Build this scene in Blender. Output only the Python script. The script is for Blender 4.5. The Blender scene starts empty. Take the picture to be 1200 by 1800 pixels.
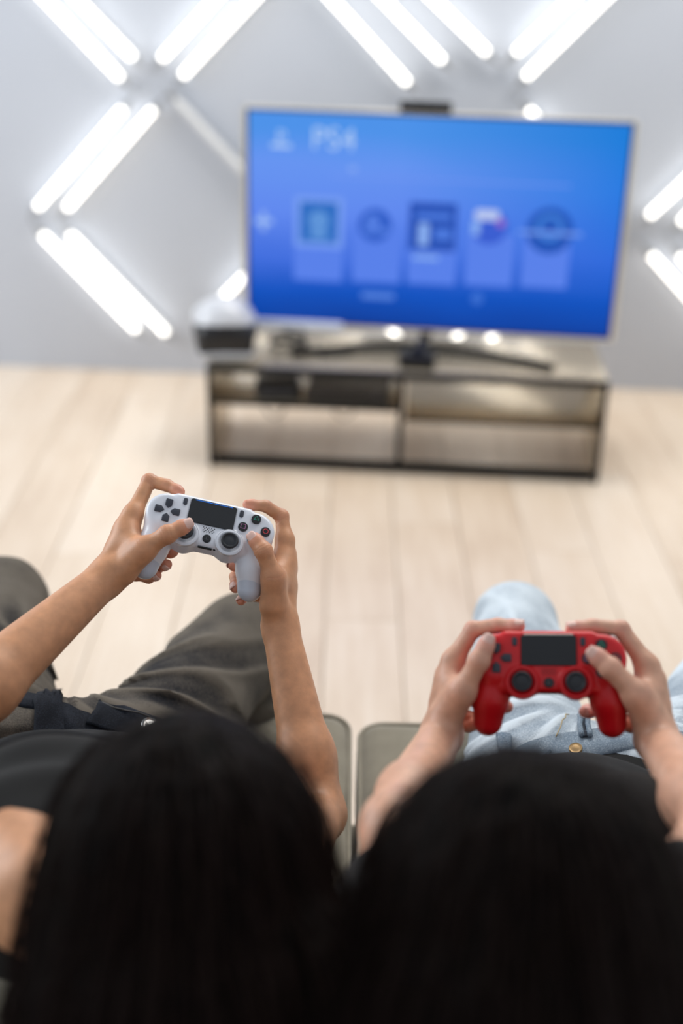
import bpy, bmesh, math, random
import numpy as np
from mathutils import Matrix, Vector
random.seed(3)
C = bpy.context.scene.collection
V = lambda *a: np.array(a, float)

# ------------------------------------------------------------------ camera
FPX, CAMH = 2200.0, 1.6
PITCH, ROLL = math.radians(26.0), math.radians(1.3)
_f = V(0, math.cos(PITCH), -math.sin(PITCH)); _r0 = V(1, 0, 0); _u0 = np.cross(_r0, _f)
CR = math.cos(ROLL)*_r0 + math.sin(ROLL)*_u0
CU = -math.sin(ROLL)*_r0 + math.cos(ROLL)*_u0
CAM = V(0, 0, CAMH)
cd = bpy.data.cameras.new('camera'); cam = bpy.data.objects.new('camera', cd); C.objects.link(cam)
cd.sensor_fit = 'VERTICAL'; cd.sensor_height = 36; cd.sensor_width = 24; cd.lens = 36*FPX/1800
cam.matrix_world = Matrix([[CR[0], CU[0], -_f[0], CAM[0]], [CR[1], CU[1], -_f[1], CAM[1]], [CR[2], CU[2], -_f[2], CAM[2]], [0, 0, 0, 1]])
cd.dof.use_dof = True; cd.dof.focus_distance = 1.50; cd.dof.aperture_fstop = 1.6
cd.clip_start = 0.02
bpy.context.scene.camera = cam

# ------------------------------------------------------------------ world, light, exposure
sc = bpy.context.scene
sc.view_settings.view_transform = 'Standard'; sc.view_settings.look = 'None'
sc.view_settings.exposure = 0.0; sc.view_settings.gamma = 1.0; sc.view_settings.use_curve_mapping = False
w = bpy.data.worlds.new('world'); sc.world = w; w.use_nodes = True
w.node_tree.nodes['Background'].inputs[0].default_value = (0.86, 0.93, 1.0, 1)
w.node_tree.nodes['Background'].inputs[1].default_value = 0.54
def area(name, loc, target, size, power, col):
    l = bpy.data.lights.new(name, 'AREA'); l.shape = 'RECTANGLE'; l.size, l.size_y = size; l.energy = power; l.color = col
    o = bpy.data.objects.new(name, l); C.objects.link(o); o.location = loc
    o.rotation_euler = (Vector(target)-Vector(loc)).to_track_quat('-Z', 'Y').to_euler(); return o
area('window_daylight', (-3.3, 2.7, 2.1), (0.1, 2.3, 0.4), (2.6, 2.0), 84, (0.92, 0.96, 1.0))
area('overhead_fill_light', (0.7, 3.45, 2.9), (0.4, 2.75, 0), (2.4, 1.2), 70, (1.0, 0.95, 0.88))  # added overhead fill, unseen, brightens the floor around the stand

# ------------------------------------------------------------------ projection helpers (pixel -> place in the room)
def ray(px, py): return _f + CR*((px-600)/FPX) + CU*((900-py)/FPX)
def at(px, py, z): return CAM + ray(px, py)*z
def at_h(px, py, h):
    d = ray(px, py); return CAM + d*((h-CAMH)/d[2])
def at_plane(px, py, p0, n):
    d = ray(px, py); return CAM + d*(np.dot(p0-CAM, n)/np.dot(d, n))
def reach(P, px, py, L, near=True):
    d = ray(px, py); d = d/np.linalg.norm(d); m = P-CAM; b = np.dot(m, d); q = L*L-(np.dot(m, m)-b*b)
    s = math.sqrt(max(q, 0)); return CAM + d*(b-s if near else b+s)
def nrm(v): return v/np.linalg.norm(v)

# ------------------------------------------------------------------ materials
MATS = {}
def lin(c):
    return tuple(((x/12.92) if x <= 0.04045 else ((x+0.055)/1.055)**2.4) for x in (c[0]/255, c[1]/255, c[2]/255)) + (1,)
class NT:
    def __init__(s, m): s.t = m.node_tree; s.n = s.t.nodes; s.l = s.t.links; s.b = s.n['Principled BSDF']
    def add(s, typ, **k):
        n = s.n.new(typ)
        for a, v in k.items():
            if a.startswith('i_'): n.inputs[a[2:].replace('_', ' ')].default_value = v
            else: setattr(n, a, v)
        return n
    def link(s, a, b): s.l.new(a, b)
    def ramp(s, fac, stops):
        r = s.n.new('ShaderNodeValToRGB'); e = r.color_ramp.elements
        while len(e) < len(stops): e.new(0.5)
        for q, (p, c) in zip(e, stops): q.position = p; q.color = c if len(c) == 4 else (*c, 1)
        s.link(fac, r.inputs[0]); return r.outputs[0]
    def noise(s, scale, detail=4, coord='Object', vec=None, mscale=None):
        n = s.add('ShaderNodeTexNoise'); n.inputs['Scale'].default_value = scale; n.inputs['Detail'].default_value = detail
        if vec is None: vec = s.add('ShaderNodeTexCoord').outputs[coord]
        if mscale:
            mp = s.add('ShaderNodeMapping'); mp.inputs['Scale'].default_value = mscale; s.link(vec, mp.inputs[0]); vec = mp.outputs[0]
        s.link(vec, n.inputs['Vector']); return n.outputs['Fac']
    def bump(s, fac, strength, dist=0.001):
        b = s.add('ShaderNodeBump'); b.inputs['Strength'].default_value = strength; b.inputs['Distance'].default_value = dist
        s.link(fac, b.inputs['Height']); s.link(b.outputs[0], s.b.inputs['Normal'])
def mat(name, col, rough=0.5, metal=0.0, emit=None, es=1.0, var=0.06, nscale=60, bump=0.0, spec=None, coat=0.0):
    if name in MATS: return MATS[name]
    m = bpy.data.materials.new(name); m.use_nodes = True; t = NT(m); c = lin(col)
    if var > 0 and emit is None:
        f = t.noise(nscale)
        o = t.ramp(f, [(0.3, tuple(x*(1-var) for x in c[:3])), (0.7, tuple(min(1, x*(1+var)) for x in c[:3]))])
        t.link(o, t.b.inputs['Base Color'])
        if bump: t.bump(f, bump)
    else: t.b.inputs['Base Color'].default_value = c
    t.b.inputs['Roughness'].default_value = rough; t.b.inputs['Metallic'].default_value = metal
    if spec is not None: t.b.inputs['Specular IOR Level'].default_value = spec
    if coat: t.b.inputs['Coat Weight'].default_value = coat
    if emit is not None:
        t.b.inputs['Emission Color'].default_value = lin(emit); t.b.inputs['Emission Strength'].default_value = es
    MATS[name] = m; return m

def mat_floor():
    m = bpy.data.materials.new('oak_plank'); m.use_nodes = True; t = NT(m)
    oi = t.add('ShaderNodeObjectInfo'); tc = t.add('ShaderNodeTexCoord')
    ad = t.add('ShaderNodeVectorMath', operation='ADD'); sc_ = t.add('ShaderNodeVectorMath', operation='SCALE')
    t.link(oi.outputs['Random'], sc_.inputs['Scale']); sc_.inputs[0].default_value = (7, 13, 3)
    t.link(tc.outputs['Object'], ad.inputs[0]); t.link(sc_.outputs[0], ad.inputs[1])
    g = t.noise(6, 6, vec=ad.outputs[0], mscale=(9, 0.7, 1)); g2 = t.noise(5, 3, vec=ad.outputs[0], mscale=(2, 0.6, 1))
    mx = t.add('ShaderNodeMath', operation='ADD'); t.link(g, mx.inputs[0]); t.link(g2, mx.inputs[1])
    m2 = t.add('ShaderNodeMath', operation='MULTIPLY_ADD'); t.link(oi.outputs['Random'], m2.inputs[0]); m2.inputs[1].default_value = 0.5; t.link(mx.outputs[0], m2.inputs[2])
    dv = t.add('ShaderNodeMath', operation='MULTIPLY'); t.link(m2.outputs[0], dv.inputs[0]); dv.inputs[1].default_value = 0.5
    o = t.ramp(dv.outputs[0], [(0.30, lin((196, 174, 152))), (0.55, lin((214, 195, 174))), (0.9, lin((226, 211, 194)))])
    t.link(o, t.b.inputs['Base Color']); t.b.inputs['Roughness'].default_value = 0.34; t.b.inputs['Coat Weight'].default_value = 0.35; t.b.inputs['Coat Roughness'].default_value = 0.3
    t.bump(g, 0.15, 0.001); return m
def mat_skin(name, base, flush):
    m = bpy.data.materials.new(name); m.use_nodes = True; t = NT(m)
    at_ = t.add('ShaderNodeAttribute', attribute_name='flush')
    n = t.noise(70, 6); n2 = t.noise(1100, 3)
    b1 = t.ramp(n, [(0.3, tuple(x*0.84 for x in lin(base)[:3])), (0.7, tuple(min(1, x*1.08) for x in lin(base)[:3]))])
    mx = t.add('ShaderNodeMix', data_type='RGBA'); t.link(at_.outputs['Fac'], mx.inputs['Factor'])
    t.link(b1, mx.inputs['A']); mx.inputs['B'].default_value = lin(flush)
    t.link(mx.outputs['Result'], t.b.inputs['Base Color'])
    t.b.inputs['Roughness'].default_value = 0.42; t.b.inputs['Specular IOR Level'].default_value = 0.5
    t.b.inputs['Subsurface Weight'].default_value = 0.08; t.b.inputs['Subsurface Radius'].default_value = (0.012, 0.004, 0.002); t.b.inputs['Subsurface Scale'].default_value = 0.5
    t.bump(n2, 0.3, 0.0006); return m
def mat_denim(name, dark, light, weave=1500):
    m = bpy.data.materials.new(name); m.use_nodes = True; t = NT(m)
    at_ = t.add('ShaderNodeAttribute', attribute_name='wear')
    n = t.noise(25, 5); n2 = t.noise(520, 4)
    a = t.add('ShaderNodeMath', operation='MULTIPLY_ADD'); t.link(n, a.inputs[0]); a.inputs[1].default_value = 0.5; t.link(at_.outputs['Fac'], a.inputs[2])
    b = t.add('ShaderNodeMath', operation='MULTIPLY_ADD'); t.link(n2, b.inputs[0]); b.inputs[1].default_value = 0.6; t.link(a.outputs[0], b.inputs[2])
    o = t.ramp(b.outputs[0], [(0.48, lin(dark)), (1.12 if False else 1.0, lin(light))])
    t.link(o, t.b.inputs['Base Color']); t.b.inputs['Roughness'].default_value = 0.9; t.b.inputs['Specular IOR Level'].default_value = 0.2
    t.bump(n2, 0.3, 0.0006); return m
def mat_hair():
    m = bpy.data.materials.new('black_hair'); m.use_nodes = True; t = NT(m)
    n = t.noise(40, 6, mscale=(6, 1, 0.6))
    o = t.ramp(n, [(0.35, (0.0008, 0.0005, 0.0005)), (0.8, (0.009, 0.0045, 0.003))])
    t.link(o, t.b.inputs['Base Color']); t.b.inputs['Roughness'].default_value = 0.6; t.b.inputs['Specular IOR Level'].default_value = 0.04
    t.bump(n, 0.6, 0.003); return m
def mat_fabric():
    m = bpy.data.materials.new('couch_fabric'); m.use_nodes = True; t = NT(m)
    n = t.noise(18, 6); n2 = t.noise(900, 2)
    a = t.add('ShaderNodeMath', operation='MULTIPLY_ADD'); t.link(n2, a.inputs[0]); a.inputs[1].default_value = 0.3; t.link(n, a.inputs[2])
    o = t.ramp(a.outputs[0], [(0.3, lin((132, 124, 108))), (1.0, lin((160, 152, 134)))])
    t.link(o, t.b.inputs['Base Color']); t.b.inputs['Roughness'].default_value = 0.95
    t.b.inputs['Sheen Weight'].default_value = 0.3; t.bump(n2, 0.4, 0.0008); return m
def mat_pad(name, col, low, rough, coat):
    m = bpy.data.materials.new(name); m.use_nodes = True; t = NT(m)
    tc = t.add('ShaderNodeTexCoord'); sx = t.add('ShaderNodeSeparateXYZ'); t.link(tc.outputs['Object'], sx.inputs[0])
    mr = t.add('ShaderNodeMapRange'); t.link(sx.outputs['Y'], mr.inputs[0])
    mr.inputs[1].default_value = -0.0595; mr.inputs[2].default_value = -0.060
    n = t.noise(30, 3)
    mx = t.add('ShaderNodeMix', data_type='RGBA'); t.link(mr.outputs[0], mx.inputs['Factor']); mx.inputs['A'].default_value = lin(col); mx.inputs['B'].default_value = lin(low)
    m2 = t.add('ShaderNodeMix', data_type='RGBA', blend_type='MULTIPLY'); m2.inputs['Factor'].default_value = 0.06; t.link(mx.outputs['Result'], m2.inputs['A']); t.link(n, m2.inputs['B'])
    t.link(m2.outputs['Result'], t.b.inputs['Base Color'])
    t.b.inputs['Roughness'].default_value = rough; t.b.inputs['Coat Weight'].default_value = coat; return m

# ------------------------------------------------------------------ objects
def tag(o, label=None, cat=None, group=None, kind=None):
    if label: o['label'] = label
    if cat: o['category'] = cat
    if group: o['group'] = group
    if kind: o['kind'] = kind
    return o
def empty(name, loc=(0, 0, 0), label=None, cat=None, group=None, matrix=None):
    o = bpy.data.objects.new(name, None); C.objects.link(o); o.empty_display_size = 0.05
    if matrix is not None: o.matrix_world = matrix
    else: o.location = loc
    return tag(o, label, cat, group)
def meshobj(name, verts, faces, m, parent=None, smooth=True, loc=None):
    me = bpy.data.meshes.new(name)
    me.from_pydata([tuple(map(float, v)) for v in verts], [], [tuple(map(int, f)) for f in faces]); me.update()
    if smooth: me.polygons.foreach_set('use_smooth', [True]*len(me.polygons))
    o = bpy.data.objects.new(name, me); C.objects.link(o)
    if m: me.materials.append(m)
    if parent: o.parent = parent
    if loc is not None: o.location = tuple(loc)
    return o
class MB:
    def __init__(s): s.bm = bmesh.new()
    def box(s, c, size, R=None, bev=0.0, seg=2):
        r = bmesh.ops.create_cube(s.bm, size=1); vs = r['verts']
        for v in vs: v.co = Vector((v.co.x*size[0], v.co.y*size[1], v.co.z*size[2]))
        if bev > 0:
            es = list({e for v in vs for e in v.link_edges})
            rr = bmesh.ops.bevel(s.bm, geom=es, offset=bev, segments=seg, affect='EDGES', profile=0.5)
            vs = list({v for f in rr['faces'] for v in f.verts} | {v for v in vs if v.is_valid})
        for v in vs:
            q = v.co.copy()
            if R is not None: q = R @ q
            v.co = q + Vector(c)
        return s
    def cyl(s, a, b, r, r2=None, n=20, cap=True):
        a, b = Vector(a), Vector(b); r2 = r if r2 is None else r2; d = b-a
        q = d.to_track_quat('Z', 'Y').to_matrix(); rings = []
        for p, rr in ((a, r), (b, r2)):
            rings.append([s.bm.verts.new(p + q @ Vector((rr*math.cos(2*math.pi*k/n), rr*math.sin(2*math.pi*k/n), 0))) for k in range(n)])
        for k in range(n): s.bm.faces.new((rings[0][k], rings[0][(k+1) % n], rings[1][(k+1) % n], rings[1][k]))
        if cap: s.bm.faces.new(rings[0][::-1]); s.bm.faces.new(rings[1])
        return s
    def lathe(s, prof, c=(0, 0, 0), R=None, n=28):
        rings = []
        for r, z in prof:
            ring = []
            for k in range(n):
                p = Vector((max(r, 1e-5)*math.cos(2*math.pi*k/n), max(r, 1e-5)*math.sin(2*math.pi*k/n), z))
                if R is not None: p = R @ p
                ring.append(s.bm.verts.new(p+Vector(c)))
            rings.append(ring)
        for i in range(len(rings)-1):
            for k in range(n): s.bm.faces.new((rings[i][k], rings[i][(k+1) % n], rings[i+1][(k+1) % n], rings[i+1][k]))
        s.bm.faces.new(rings[0][::-1]); s.bm.faces.new(rings[-1]); return s
    def tube(s, pts, r, n=8, closed=False):
        pts = [Vector(p) for p in pts]; rings = []; up = Vector((0, 0, 1)); N = len(pts)
        for i, p in enumerate(pts):
            d = (pts[(i+1) % N] - pts[i-1]) if closed or 0 < i < N-1 else (pts[1]-pts[0] if i == 0 else pts[-1]-pts[-2])
            d.normalize(); a = d.cross(up)
            if a.length < 0.05: a = d.cross(Vector((0, 1, 0)))
            a.normalize(); b = a.cross(d); rr = r[i] if isinstance(r, (list, tuple)) else r
            rings.append([s.bm.verts.new(p + a*rr*math.cos(2*math.pi*k/n) + b*rr*math.sin(2*math.pi*k/n)) for k in range(n)])
        for i in range(N if closed else N-1):
            A, B = rings[i], rings[(i+1) % N]
            for k in range(n): s.bm.faces.new((A[k], A[(k+1) % n], B[(k+1) % n], B[k]))
        if not closed: s.bm.faces.new(rings[0][::-1]); s.bm.faces.new(rings[-1])
        return s
    def prism(s, pts, z0, z1, R=None, c=(0, 0, 0)):
        def T(p):
            q = Vector(p)
            if R is not None: q = R @ q
            return q + Vector(c)
        a = [s.bm.verts.new(T((x, y, z0))) for x, y in pts]; b = [s.bm.verts.new(T((x, y, z1))) for x, y in pts]; n = len(pts)
        for k in range(n): s.bm.faces.new((a[k], a[(k+1) % n], b[(k+1) % n], b[k]))
        s.bm.faces.new(a[::-1]); s.bm.faces.new(b); return s
    def build(s, name, m, parent=None, smooth=False, autosmooth=True, loc=None):
        me = bpy.data.meshes.new(name); bmesh.ops.recalc_face_normals(s.bm, faces=s.bm.faces); s.bm.to_mesh(me); s.bm.free()
        if smooth or autosmooth:
            me.polygons.foreach_set('use_smooth', [True]*len(me.polygons))
            if autosmooth and not smooth: me.set_sharp_from_angle(angle=math.radians(38))
        o = bpy.data.objects.new(name, me); C.objects.link(o)
        if m: me.materials.append(m)
        if parent: o.parent = parent
        if loc is not None: o.location = tuple(loc)
        return o
def rrect(w, h, r, n=5):
    o = []
    for cx, cy, a0 in ((w/2-r, h/2-r, 0), (-w/2+r, h/2-r, 90), (-w/2+r, -h/2+r, 180), (w/2-r, -h/2+r, 270)):
        for k in range(n+1):
            a = math.radians(a0+90*k/n); o.append((cx+r*math.cos(a), cy+r*math.sin(a)))
    return o

# ------------------------------------------------------------------ signed-distance modelling + surface nets
def smin(a, b, k):
    if k <= 0: return np.minimum(a, b)
    h = np.maximum(k-np.abs(a-b), 0)/k
    return np.minimum(a, b)-h*h*k*0.25
class Cone:      # tapered limb
    def __init__(s, a, b, ra, rb, k=0.01, fl=None):
        s.a, s.b, s.ra, s.rb, s.k = np.array(a, float), np.array(b, float), ra, rb, k
        s.c = (s.a+s.b)/2; s.r = np.linalg.norm(s.a-s.b)/2+max(ra, rb)
        s.fl = fl    # (axis, factor): flatten along an axis
    def d(s, P):
        ba = s.b-s.a; pa = P-s.a; t = np.clip(pa@ba/max(ba@ba, 1e-12), 0, 1)
        q = pa-t[:, None]*ba
        if s.fl is not None:
            ax, f = s.fl; c = q@ax; q = q+np.outer(c*(f-1), ax)
        return np.sqrt((q*q).sum(1))-(s.ra+(s.rb-s.ra)*t)
class Ell:
    def __init__(s, c, r, R=None, k=0.01):
        s.c = np.array(c, float); s.rr = np.array(r, float); s.r = max(r); s.k = k; s.R = np.eye(3) if R is None else R   # rows = axes
    def d(s, P):
        q = (P-s.c)@s.R.T; k0 = np.sqrt(((q/s.rr)**2).sum(1)); k1 = np.sqrt(((q/s.rr**2)**2).sum(1))
        return k0*(k0-1)/np.maximum(k1, 1e-9)
class RBox:
    def __init__(s, c, h, rad, k=0.01, R=None):
        s.c = np.array(c, float); s.h = np.array(h, float)-rad; s.rad = rad; s.k = k; s.r = np.linalg.norm(h); s.R = np.eye(3) if R is None else R
    def d(s, P):
        q = np.abs((P-s.c)@s.R.T)-s.h
        return np.sqrt((np.maximum(q, 0)**2).sum(1))+np.minimum(q.max(1), 0)-s.rad
class RCyl:      # rounded upright cylinder along local z
    def __init__(s, c, rad, hh, rnd, k=0.01):
        s.c = np.array(c, float); s.R0 = rad-rnd; s.hh = hh-rnd; s.rnd = rnd; s.k = k; s.r = math.hypot(rad, hh)
    def d(s, P):
        q = P-s.c; a = np.sqrt(q[:, 0]**2+q[:, 1]**2)-s.R0; b = np.abs(q[:, 2])-s.hh
        return np.minimum(np.maximum(a, b), 0)+np.sqrt(np.maximum(a, 0)**2+np.maximum(b, 0)**2)-s.rnd
class Group:
    def __init__(s, items, k=0.01, cuts=()):
        s.items = items; s.k = k; s.cuts = list(cuts)
        lo = np.min([i.c-i.r for i in items], 0); hi = np.max([i.c+i.r for i in items], 0)
        s.c = (lo+hi)/2; s.r = np.linalg.norm(hi-lo)/2; s.lo, s.hi = lo, hi
    def d(s, P, bc=None, br=0.0):
        out = None
        for it in s.items:
            if bc is not None and np.linalg.norm(it.c-bc)-it.r > br+0.045: continue
            v = it.d(P, bc, br) if isinstance(it, Group) else it.d(P)
            out = v if out is None else smin(out, v, it.k)
        if out is None: return np.full(len(P), 1.0)
        for it in s.cuts:
            if bc is not None and np.linalg.norm(it.c-bc)-it.r > br+0.045: continue
            out = -smin(-out, it.d(P), it.k)
        return out
def vnoise(P, seed=0):
    i = np.floor(P).astype(np.int64); f = P-i; f = f*f*(3-2*f); out = 0
    for dx in (0, 1):
        for dy in (0, 1):
            for dz in (0, 1):
                h = (i[:, 0]+dx)*374761393+(i[:, 1]+dy)*668265263+(i[:, 2]+dz)*2147483647+seed*1274126177
                h = (h ^ (h >> 13))*1274126177; h = (h ^ (h >> 16)) & 0xffff
                wt = (f[:, 0] if dx else 1-f[:, 0])*(f[:, 1] if dy else 1-f[:, 1])*(f[:, 2] if dz else 1-f[:, 2])
                out = out+wt*h/65535.0
    return out*2-1
def surface(fn, lo, hi, h, keep=None, slack=0.0, N=14):
    """surface nets on sparse blocks; fn(P, block_centre, block_radius) -> distance; keep(P)->bool clips cells"""
    lo = np.floor(np.array(lo)/h).astype(int); hi = np.ceil(np.array(hi)/h).astype(int)
    nb = np.maximum((hi-lo+N-1)//N, 1)
    br = h*N*math.sqrt(3)/2+h*2
    keys, poss, qE = [], [], []
    S = 1 << 20
    def key(i): return (i[:, 0]+S)*(1 << 42)+(i[:, 1]+S)*(1 << 21)+(i[:, 2]+S)
    g = np.stack(np.meshgrid(*[np.arange(N+1)]*3, indexing='ij'), -1).reshape(-1, 3)
    bl = np.stack(np.meshgrid(*[np.arange(n) for n in nb], indexing='ij'), -1).reshape(-1, 3)
    for b in bl:
        o = lo+b*N; bc = (o+N/2)*h
        if abs(fn(bc[None], bc, br)[0]) > br*1.25+slack: continue
        P = (o+g)*h; D = fn(P, bc, br).reshape(N+1, N+1, N+1)
        ins = D < 0
        if ins.all() or not ins.any(): continue
        sgn = [ins[a:N+a, c:N+c, e:N+e] for a in (0, 1) for c in (0, 1) for e in (0, 1)]
        cnt = sum(x.astype(int) for x in sgn); act = (cnt > 0) & (cnt < 8)
        ci = np.argwhere(act)
        acc = np.zeros((len(ci), 3)); wsum = np.zeros(len(ci))
        for ax in range(3):
            oth = [q for q in range(3) if q != ax]
            for u in (0, 1):
                for v in (0, 1):
                    a0 = ci.copy(); a0[:, oth[0]] += u; a0[:, oth[1]] += v; a1 = a0.copy(); a1[:, ax] += 1
                    d0 = D[a0[:, 0], a0[:, 1], a0[:, 2]]; d1 = D[a1[:, 0], a1[:, 1], a1[:, 2]]
                    cr = (d0 < 0) != (d1 < 0); t = np.where(cr, d0/np.where(cr, d0-d1, 1), 0)
                    p = a0.astype(float); p[:, ax] += t
                    acc += p*cr[:, None]; wsum += cr
        pos = (o+acc/wsum[:, None])*h
        gi = o+ci
        if keep is not None:
            kk = keep((gi+0.5)*h); gi = gi[kk]; pos = pos[kk]; ci = ci[kk]
        keys.append(key(gi)); poss.append(pos)
        for ax in range(3):
            a1 = ci.copy(); a1[:, ax] += 1
            d0 = ins[ci[:, 0], ci[:, 1], ci[:, 2]]; d1 = ins[a1[:, 0], a1[:, 1], a1[:, 2]]
            m = d0 != d1; e = gi[m]; fl = d0[m]
            if not len(e): continue
            p, q = [(1, 2), (2, 0), (0, 1)][ax]
            def sh(a, b):
                x = e.copy(); x[:, p] -= a; x[:, q] -= b; return key(x)
            qd = np.stack([sh(0, 0), sh(1, 0), sh(1, 1), sh(0, 1)], 1)
            qd[~fl] = qd[~fl][:, ::-1]; qE.append(qd)
    keys = np.concatenate(keys); poss = np.concatenate(poss); od = np.argsort(keys); keys = keys[od]; poss = poss[od]
    q = np.concatenate(qE); ix = np.searchsorted(keys, q); ix = np.minimum(ix, len(keys)-1)
    ok = (keys[ix] == q).all(1)
    return poss, ix[ok]
def npmesh(name, verts, quads, m, parent=None, attrs=None, origin=None):
    if origin is not None: verts = verts-np.array(origin)
    me = bpy.data.meshes.new(name); me.vertices.add(len(verts)); me.vertices.foreach_set('co', verts.astype(np.float32).ravel())
    me.loops.add(quads.size); me.loops.foreach_set('vertex_index', quads.astype(np.int32).ravel())
    me.polygons.add(len(quads)); me.polygons.foreach_set('loop_start', np.arange(0, quads.size, 4, dtype=np.int32))
    me.polygons.foreach_set('loop_total', np.full(len(quads), 4, dtype=np.int32))
    me.polygons.foreach_set('use_smooth', np.ones(len(quads), dtype=bool))
    me.update(); me.validate()
    for k, a in (attrs or {}).items():
        at_ = me.attributes.new(k, 'FLOAT', 'POINT'); at_.data.foreach_set('value', a.astype(np.float32))
    me.materials.append(m); o = bpy.data.objects.new(name, me); C.objects.link(o)
    if parent: o.parent = parent
    return o

# ------------------------------------------------------------------ the room
WP = V(-0.588, 4.443, 0); WD = nrm(V(1.083+0.588, 4.369-4.443, 0)); WN = V(WD[1], -WD[0], 0)      # wall faces the couch
yaw_w = math.atan2(WD[1], WD[0]); Rw = Matrix.Rotation(yaw_w, 3, 'Z')
floor = MB().box((0, 1.8, -0.03), (9, 7.6, 0.03)).build('floor', mat('subfloor', (120, 105, 90), 0.9)); tag(floor, kind='structure')
wc = WP + WD*0.6 - WN*0.05
wall = MB().box((0, 0, 1.5), (9, 0.1, 3.1), bev=0.004).build('wall_back', mat('wall_paint', (196, 202, 213), 0.62, var=0.02, nscale=2.0), loc=(wc[0], wc[1], 0)); wall.rotation_euler = (0, 0, yaw_w); tag(wall, kind='structure')
oak = mat_floor(); pw, pl = 0.185, 1.25; first = None; cnt = 0
for i in range(-16, 17):
    off = (i*0.437) % 1.0*pl
    for j in range(-1, 5):
        x = 0.0575+i*pw; y = 0.15+j*pl+off-0.6
        if y-pl/2 > 4.5 or y+pl/2 < -0.3 or cnt >= 290: continue
        if first is None:
            first = MB().box((0, 0, 0), (pw-0.0015, pl-0.0015, 0.016), bev=0.0016, seg=1).build('plank', oak, floor, loc=(x, y, -0.008)); o = first
        else:
            o = first.copy(); C.objects.link(o); o.parent = floor; o.location = (x, y, -0.008)
        cnt += 1

# ------------------------------------------------------------------ tubes on the wall
glow = mat('lit_tube', (255, 255, 255), 0.4, emit=(255, 250, 240), es=3.4)
dull = mat('unlit_tube', (222, 224, 226), 0.35)
capm = mat('tube_cap', (150, 152, 156), 0.4, metal=0.6); clipm = mat('clip_plastic', (206, 208, 212), 0.5); cordm = mat('lamp_cord', (170, 172, 176), 0.6)
def wallpt(px, py, off): return at_plane(px, py, WP+WN*off, WN)
def tube_lamp(p, q, label, lit=True, ends=(1, 1)):
    a, b = wallpt(*p, 0.045), wallpt(*q, 0.045); mid = (a+b)/2; d = nrm(b-a)
    root = empty('tube_light', mid, label, 'tube light', 'fluorescent tubes crossing on the wall')
    L = [a-mid, b-mid]; r = 0.0115
    MB().cyl(L[0], L[1], r, n=16).build('tube', glow if lit else dull, root)
    for e, s in ((L[0], -1), (L[1], 1)):
        MB().cyl(e, e+d*s*0.022, r*1.04, n=16).cyl(e+d*s*0.022, e+d*s*0.03, r*0.6, n=10).build('end_cap', capm, root)
        MB().tube([e+d*s*0.03, e+d*s*0.055-WN*0.015, e+d*s*0.06-WN*0.036], 0.004).build('cord', cordm, root)
    back = -WN*0.03
    R = Matrix((tuple(d), tuple(np.cross(WN, d)), tuple(WN))).transposed()
    MB().box(back, (np.linalg.norm(b-a)*0.96, 0.022, 0.022), R=R, bev=0.003).build('batten', clipm, root)
    for t in (0.2, 0.8):
        c = L[0]+(L[1]-L[0])*t
        MB().tube([c+np.cross(WN, d)*s*(r+0.002)*1.0+WN*(-0.006+0.0) for s in (-1,)]+[c+np.cross(WN, d)*math.cos(k)*(r+0.002)+WN*(math.sin(k)*(r+0.002)-0.0) for k in np.linspace(math.pi*1.15, math.pi*1.85, 6)], 0.002, n=6).build('clip', clipm, root)
TUBES = [
 ((0, -84), (212, 138), 'lit white tube, lower of the two slanting down from the top left corner'),
 ((48, -92), (234, 102), 'lit white tube, upper of the two slanting down from the top left corner'),
 ((452, -82), (284, 103), 'lit white tube, left one of the pair rising to the top edge'),
 ((500, -58), (321, 133), 'lit white tube, right one of the pair rising to the top edge'),
 ((217, 190), (66, 364), 'lit white tube, left upper side of the diamond, outer of its pair'),
 ((270, 192), (118, 366), 'lit white tube, left upper side of the diamond, inner of its pair'),
 ((74, 412), (240, 580), 'lit white tube, left lower side of the diamond, outer of its pair'),
 ((122, 412), (292, 586), 'lit white tube, left lower side of the diamond, inner of its pair'),
 ((522, 392), (385, 530), 'lit white tube emerging from behind the television edge above the headset'),
 ((545, -42), (716, 146), 'lit white tube above the television, leftmost of the three falling rightward'),
 ((596, -80), (777, 107), 'lit white tube above the television, middle of the three falling rightward'),
 ((690, -72), (856, 93), 'lit white tube above the television, rightmost of the three falling rightward'),
 ((1094, -88), (906, 93), 'lit white tube above the television, upper of the pair rising to the right edge'),
 ((1152, -88), (923, 136), 'lit white tube above the television, lower of the pair rising to the right edge'),
 ((1300, 228), (1140, 380), 'lit white tube by the right edge, upper one rising to the right'),
 ((1350, 240), (1196, 392), 'lit white tube at the right edge, lower one rising to the right'),
 ((1143, 447), (1298, 622), 'lit white tube by the right edge, lower one falling to the right'),
 ((1194, 448), (1350, 622), 'lit white tube at the right edge, upper one falling to the right'),
 ((928, 192), (1094, 372), 'lit white tube mostly hidden behind the television, its end glowing above the screen'),
 ((548, 425), (700, 594), 'lit white tube behind the television, its end glowing left of the stand column'),
 ((952, 440), (797, 598), 'lit white tube behind the television, its end glowing just right of the stand column'),
 ((1012, 444), (857, 601), 'lit white tube behind the television, rightmost end glowing under the screen')]
for p, q, lb in TUBES: tube_lamp(p, q, lb)
tube_lamp((308, 176), (462, 340), 'unlit white tube running behind the left edge of the television', lit=False)

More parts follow.
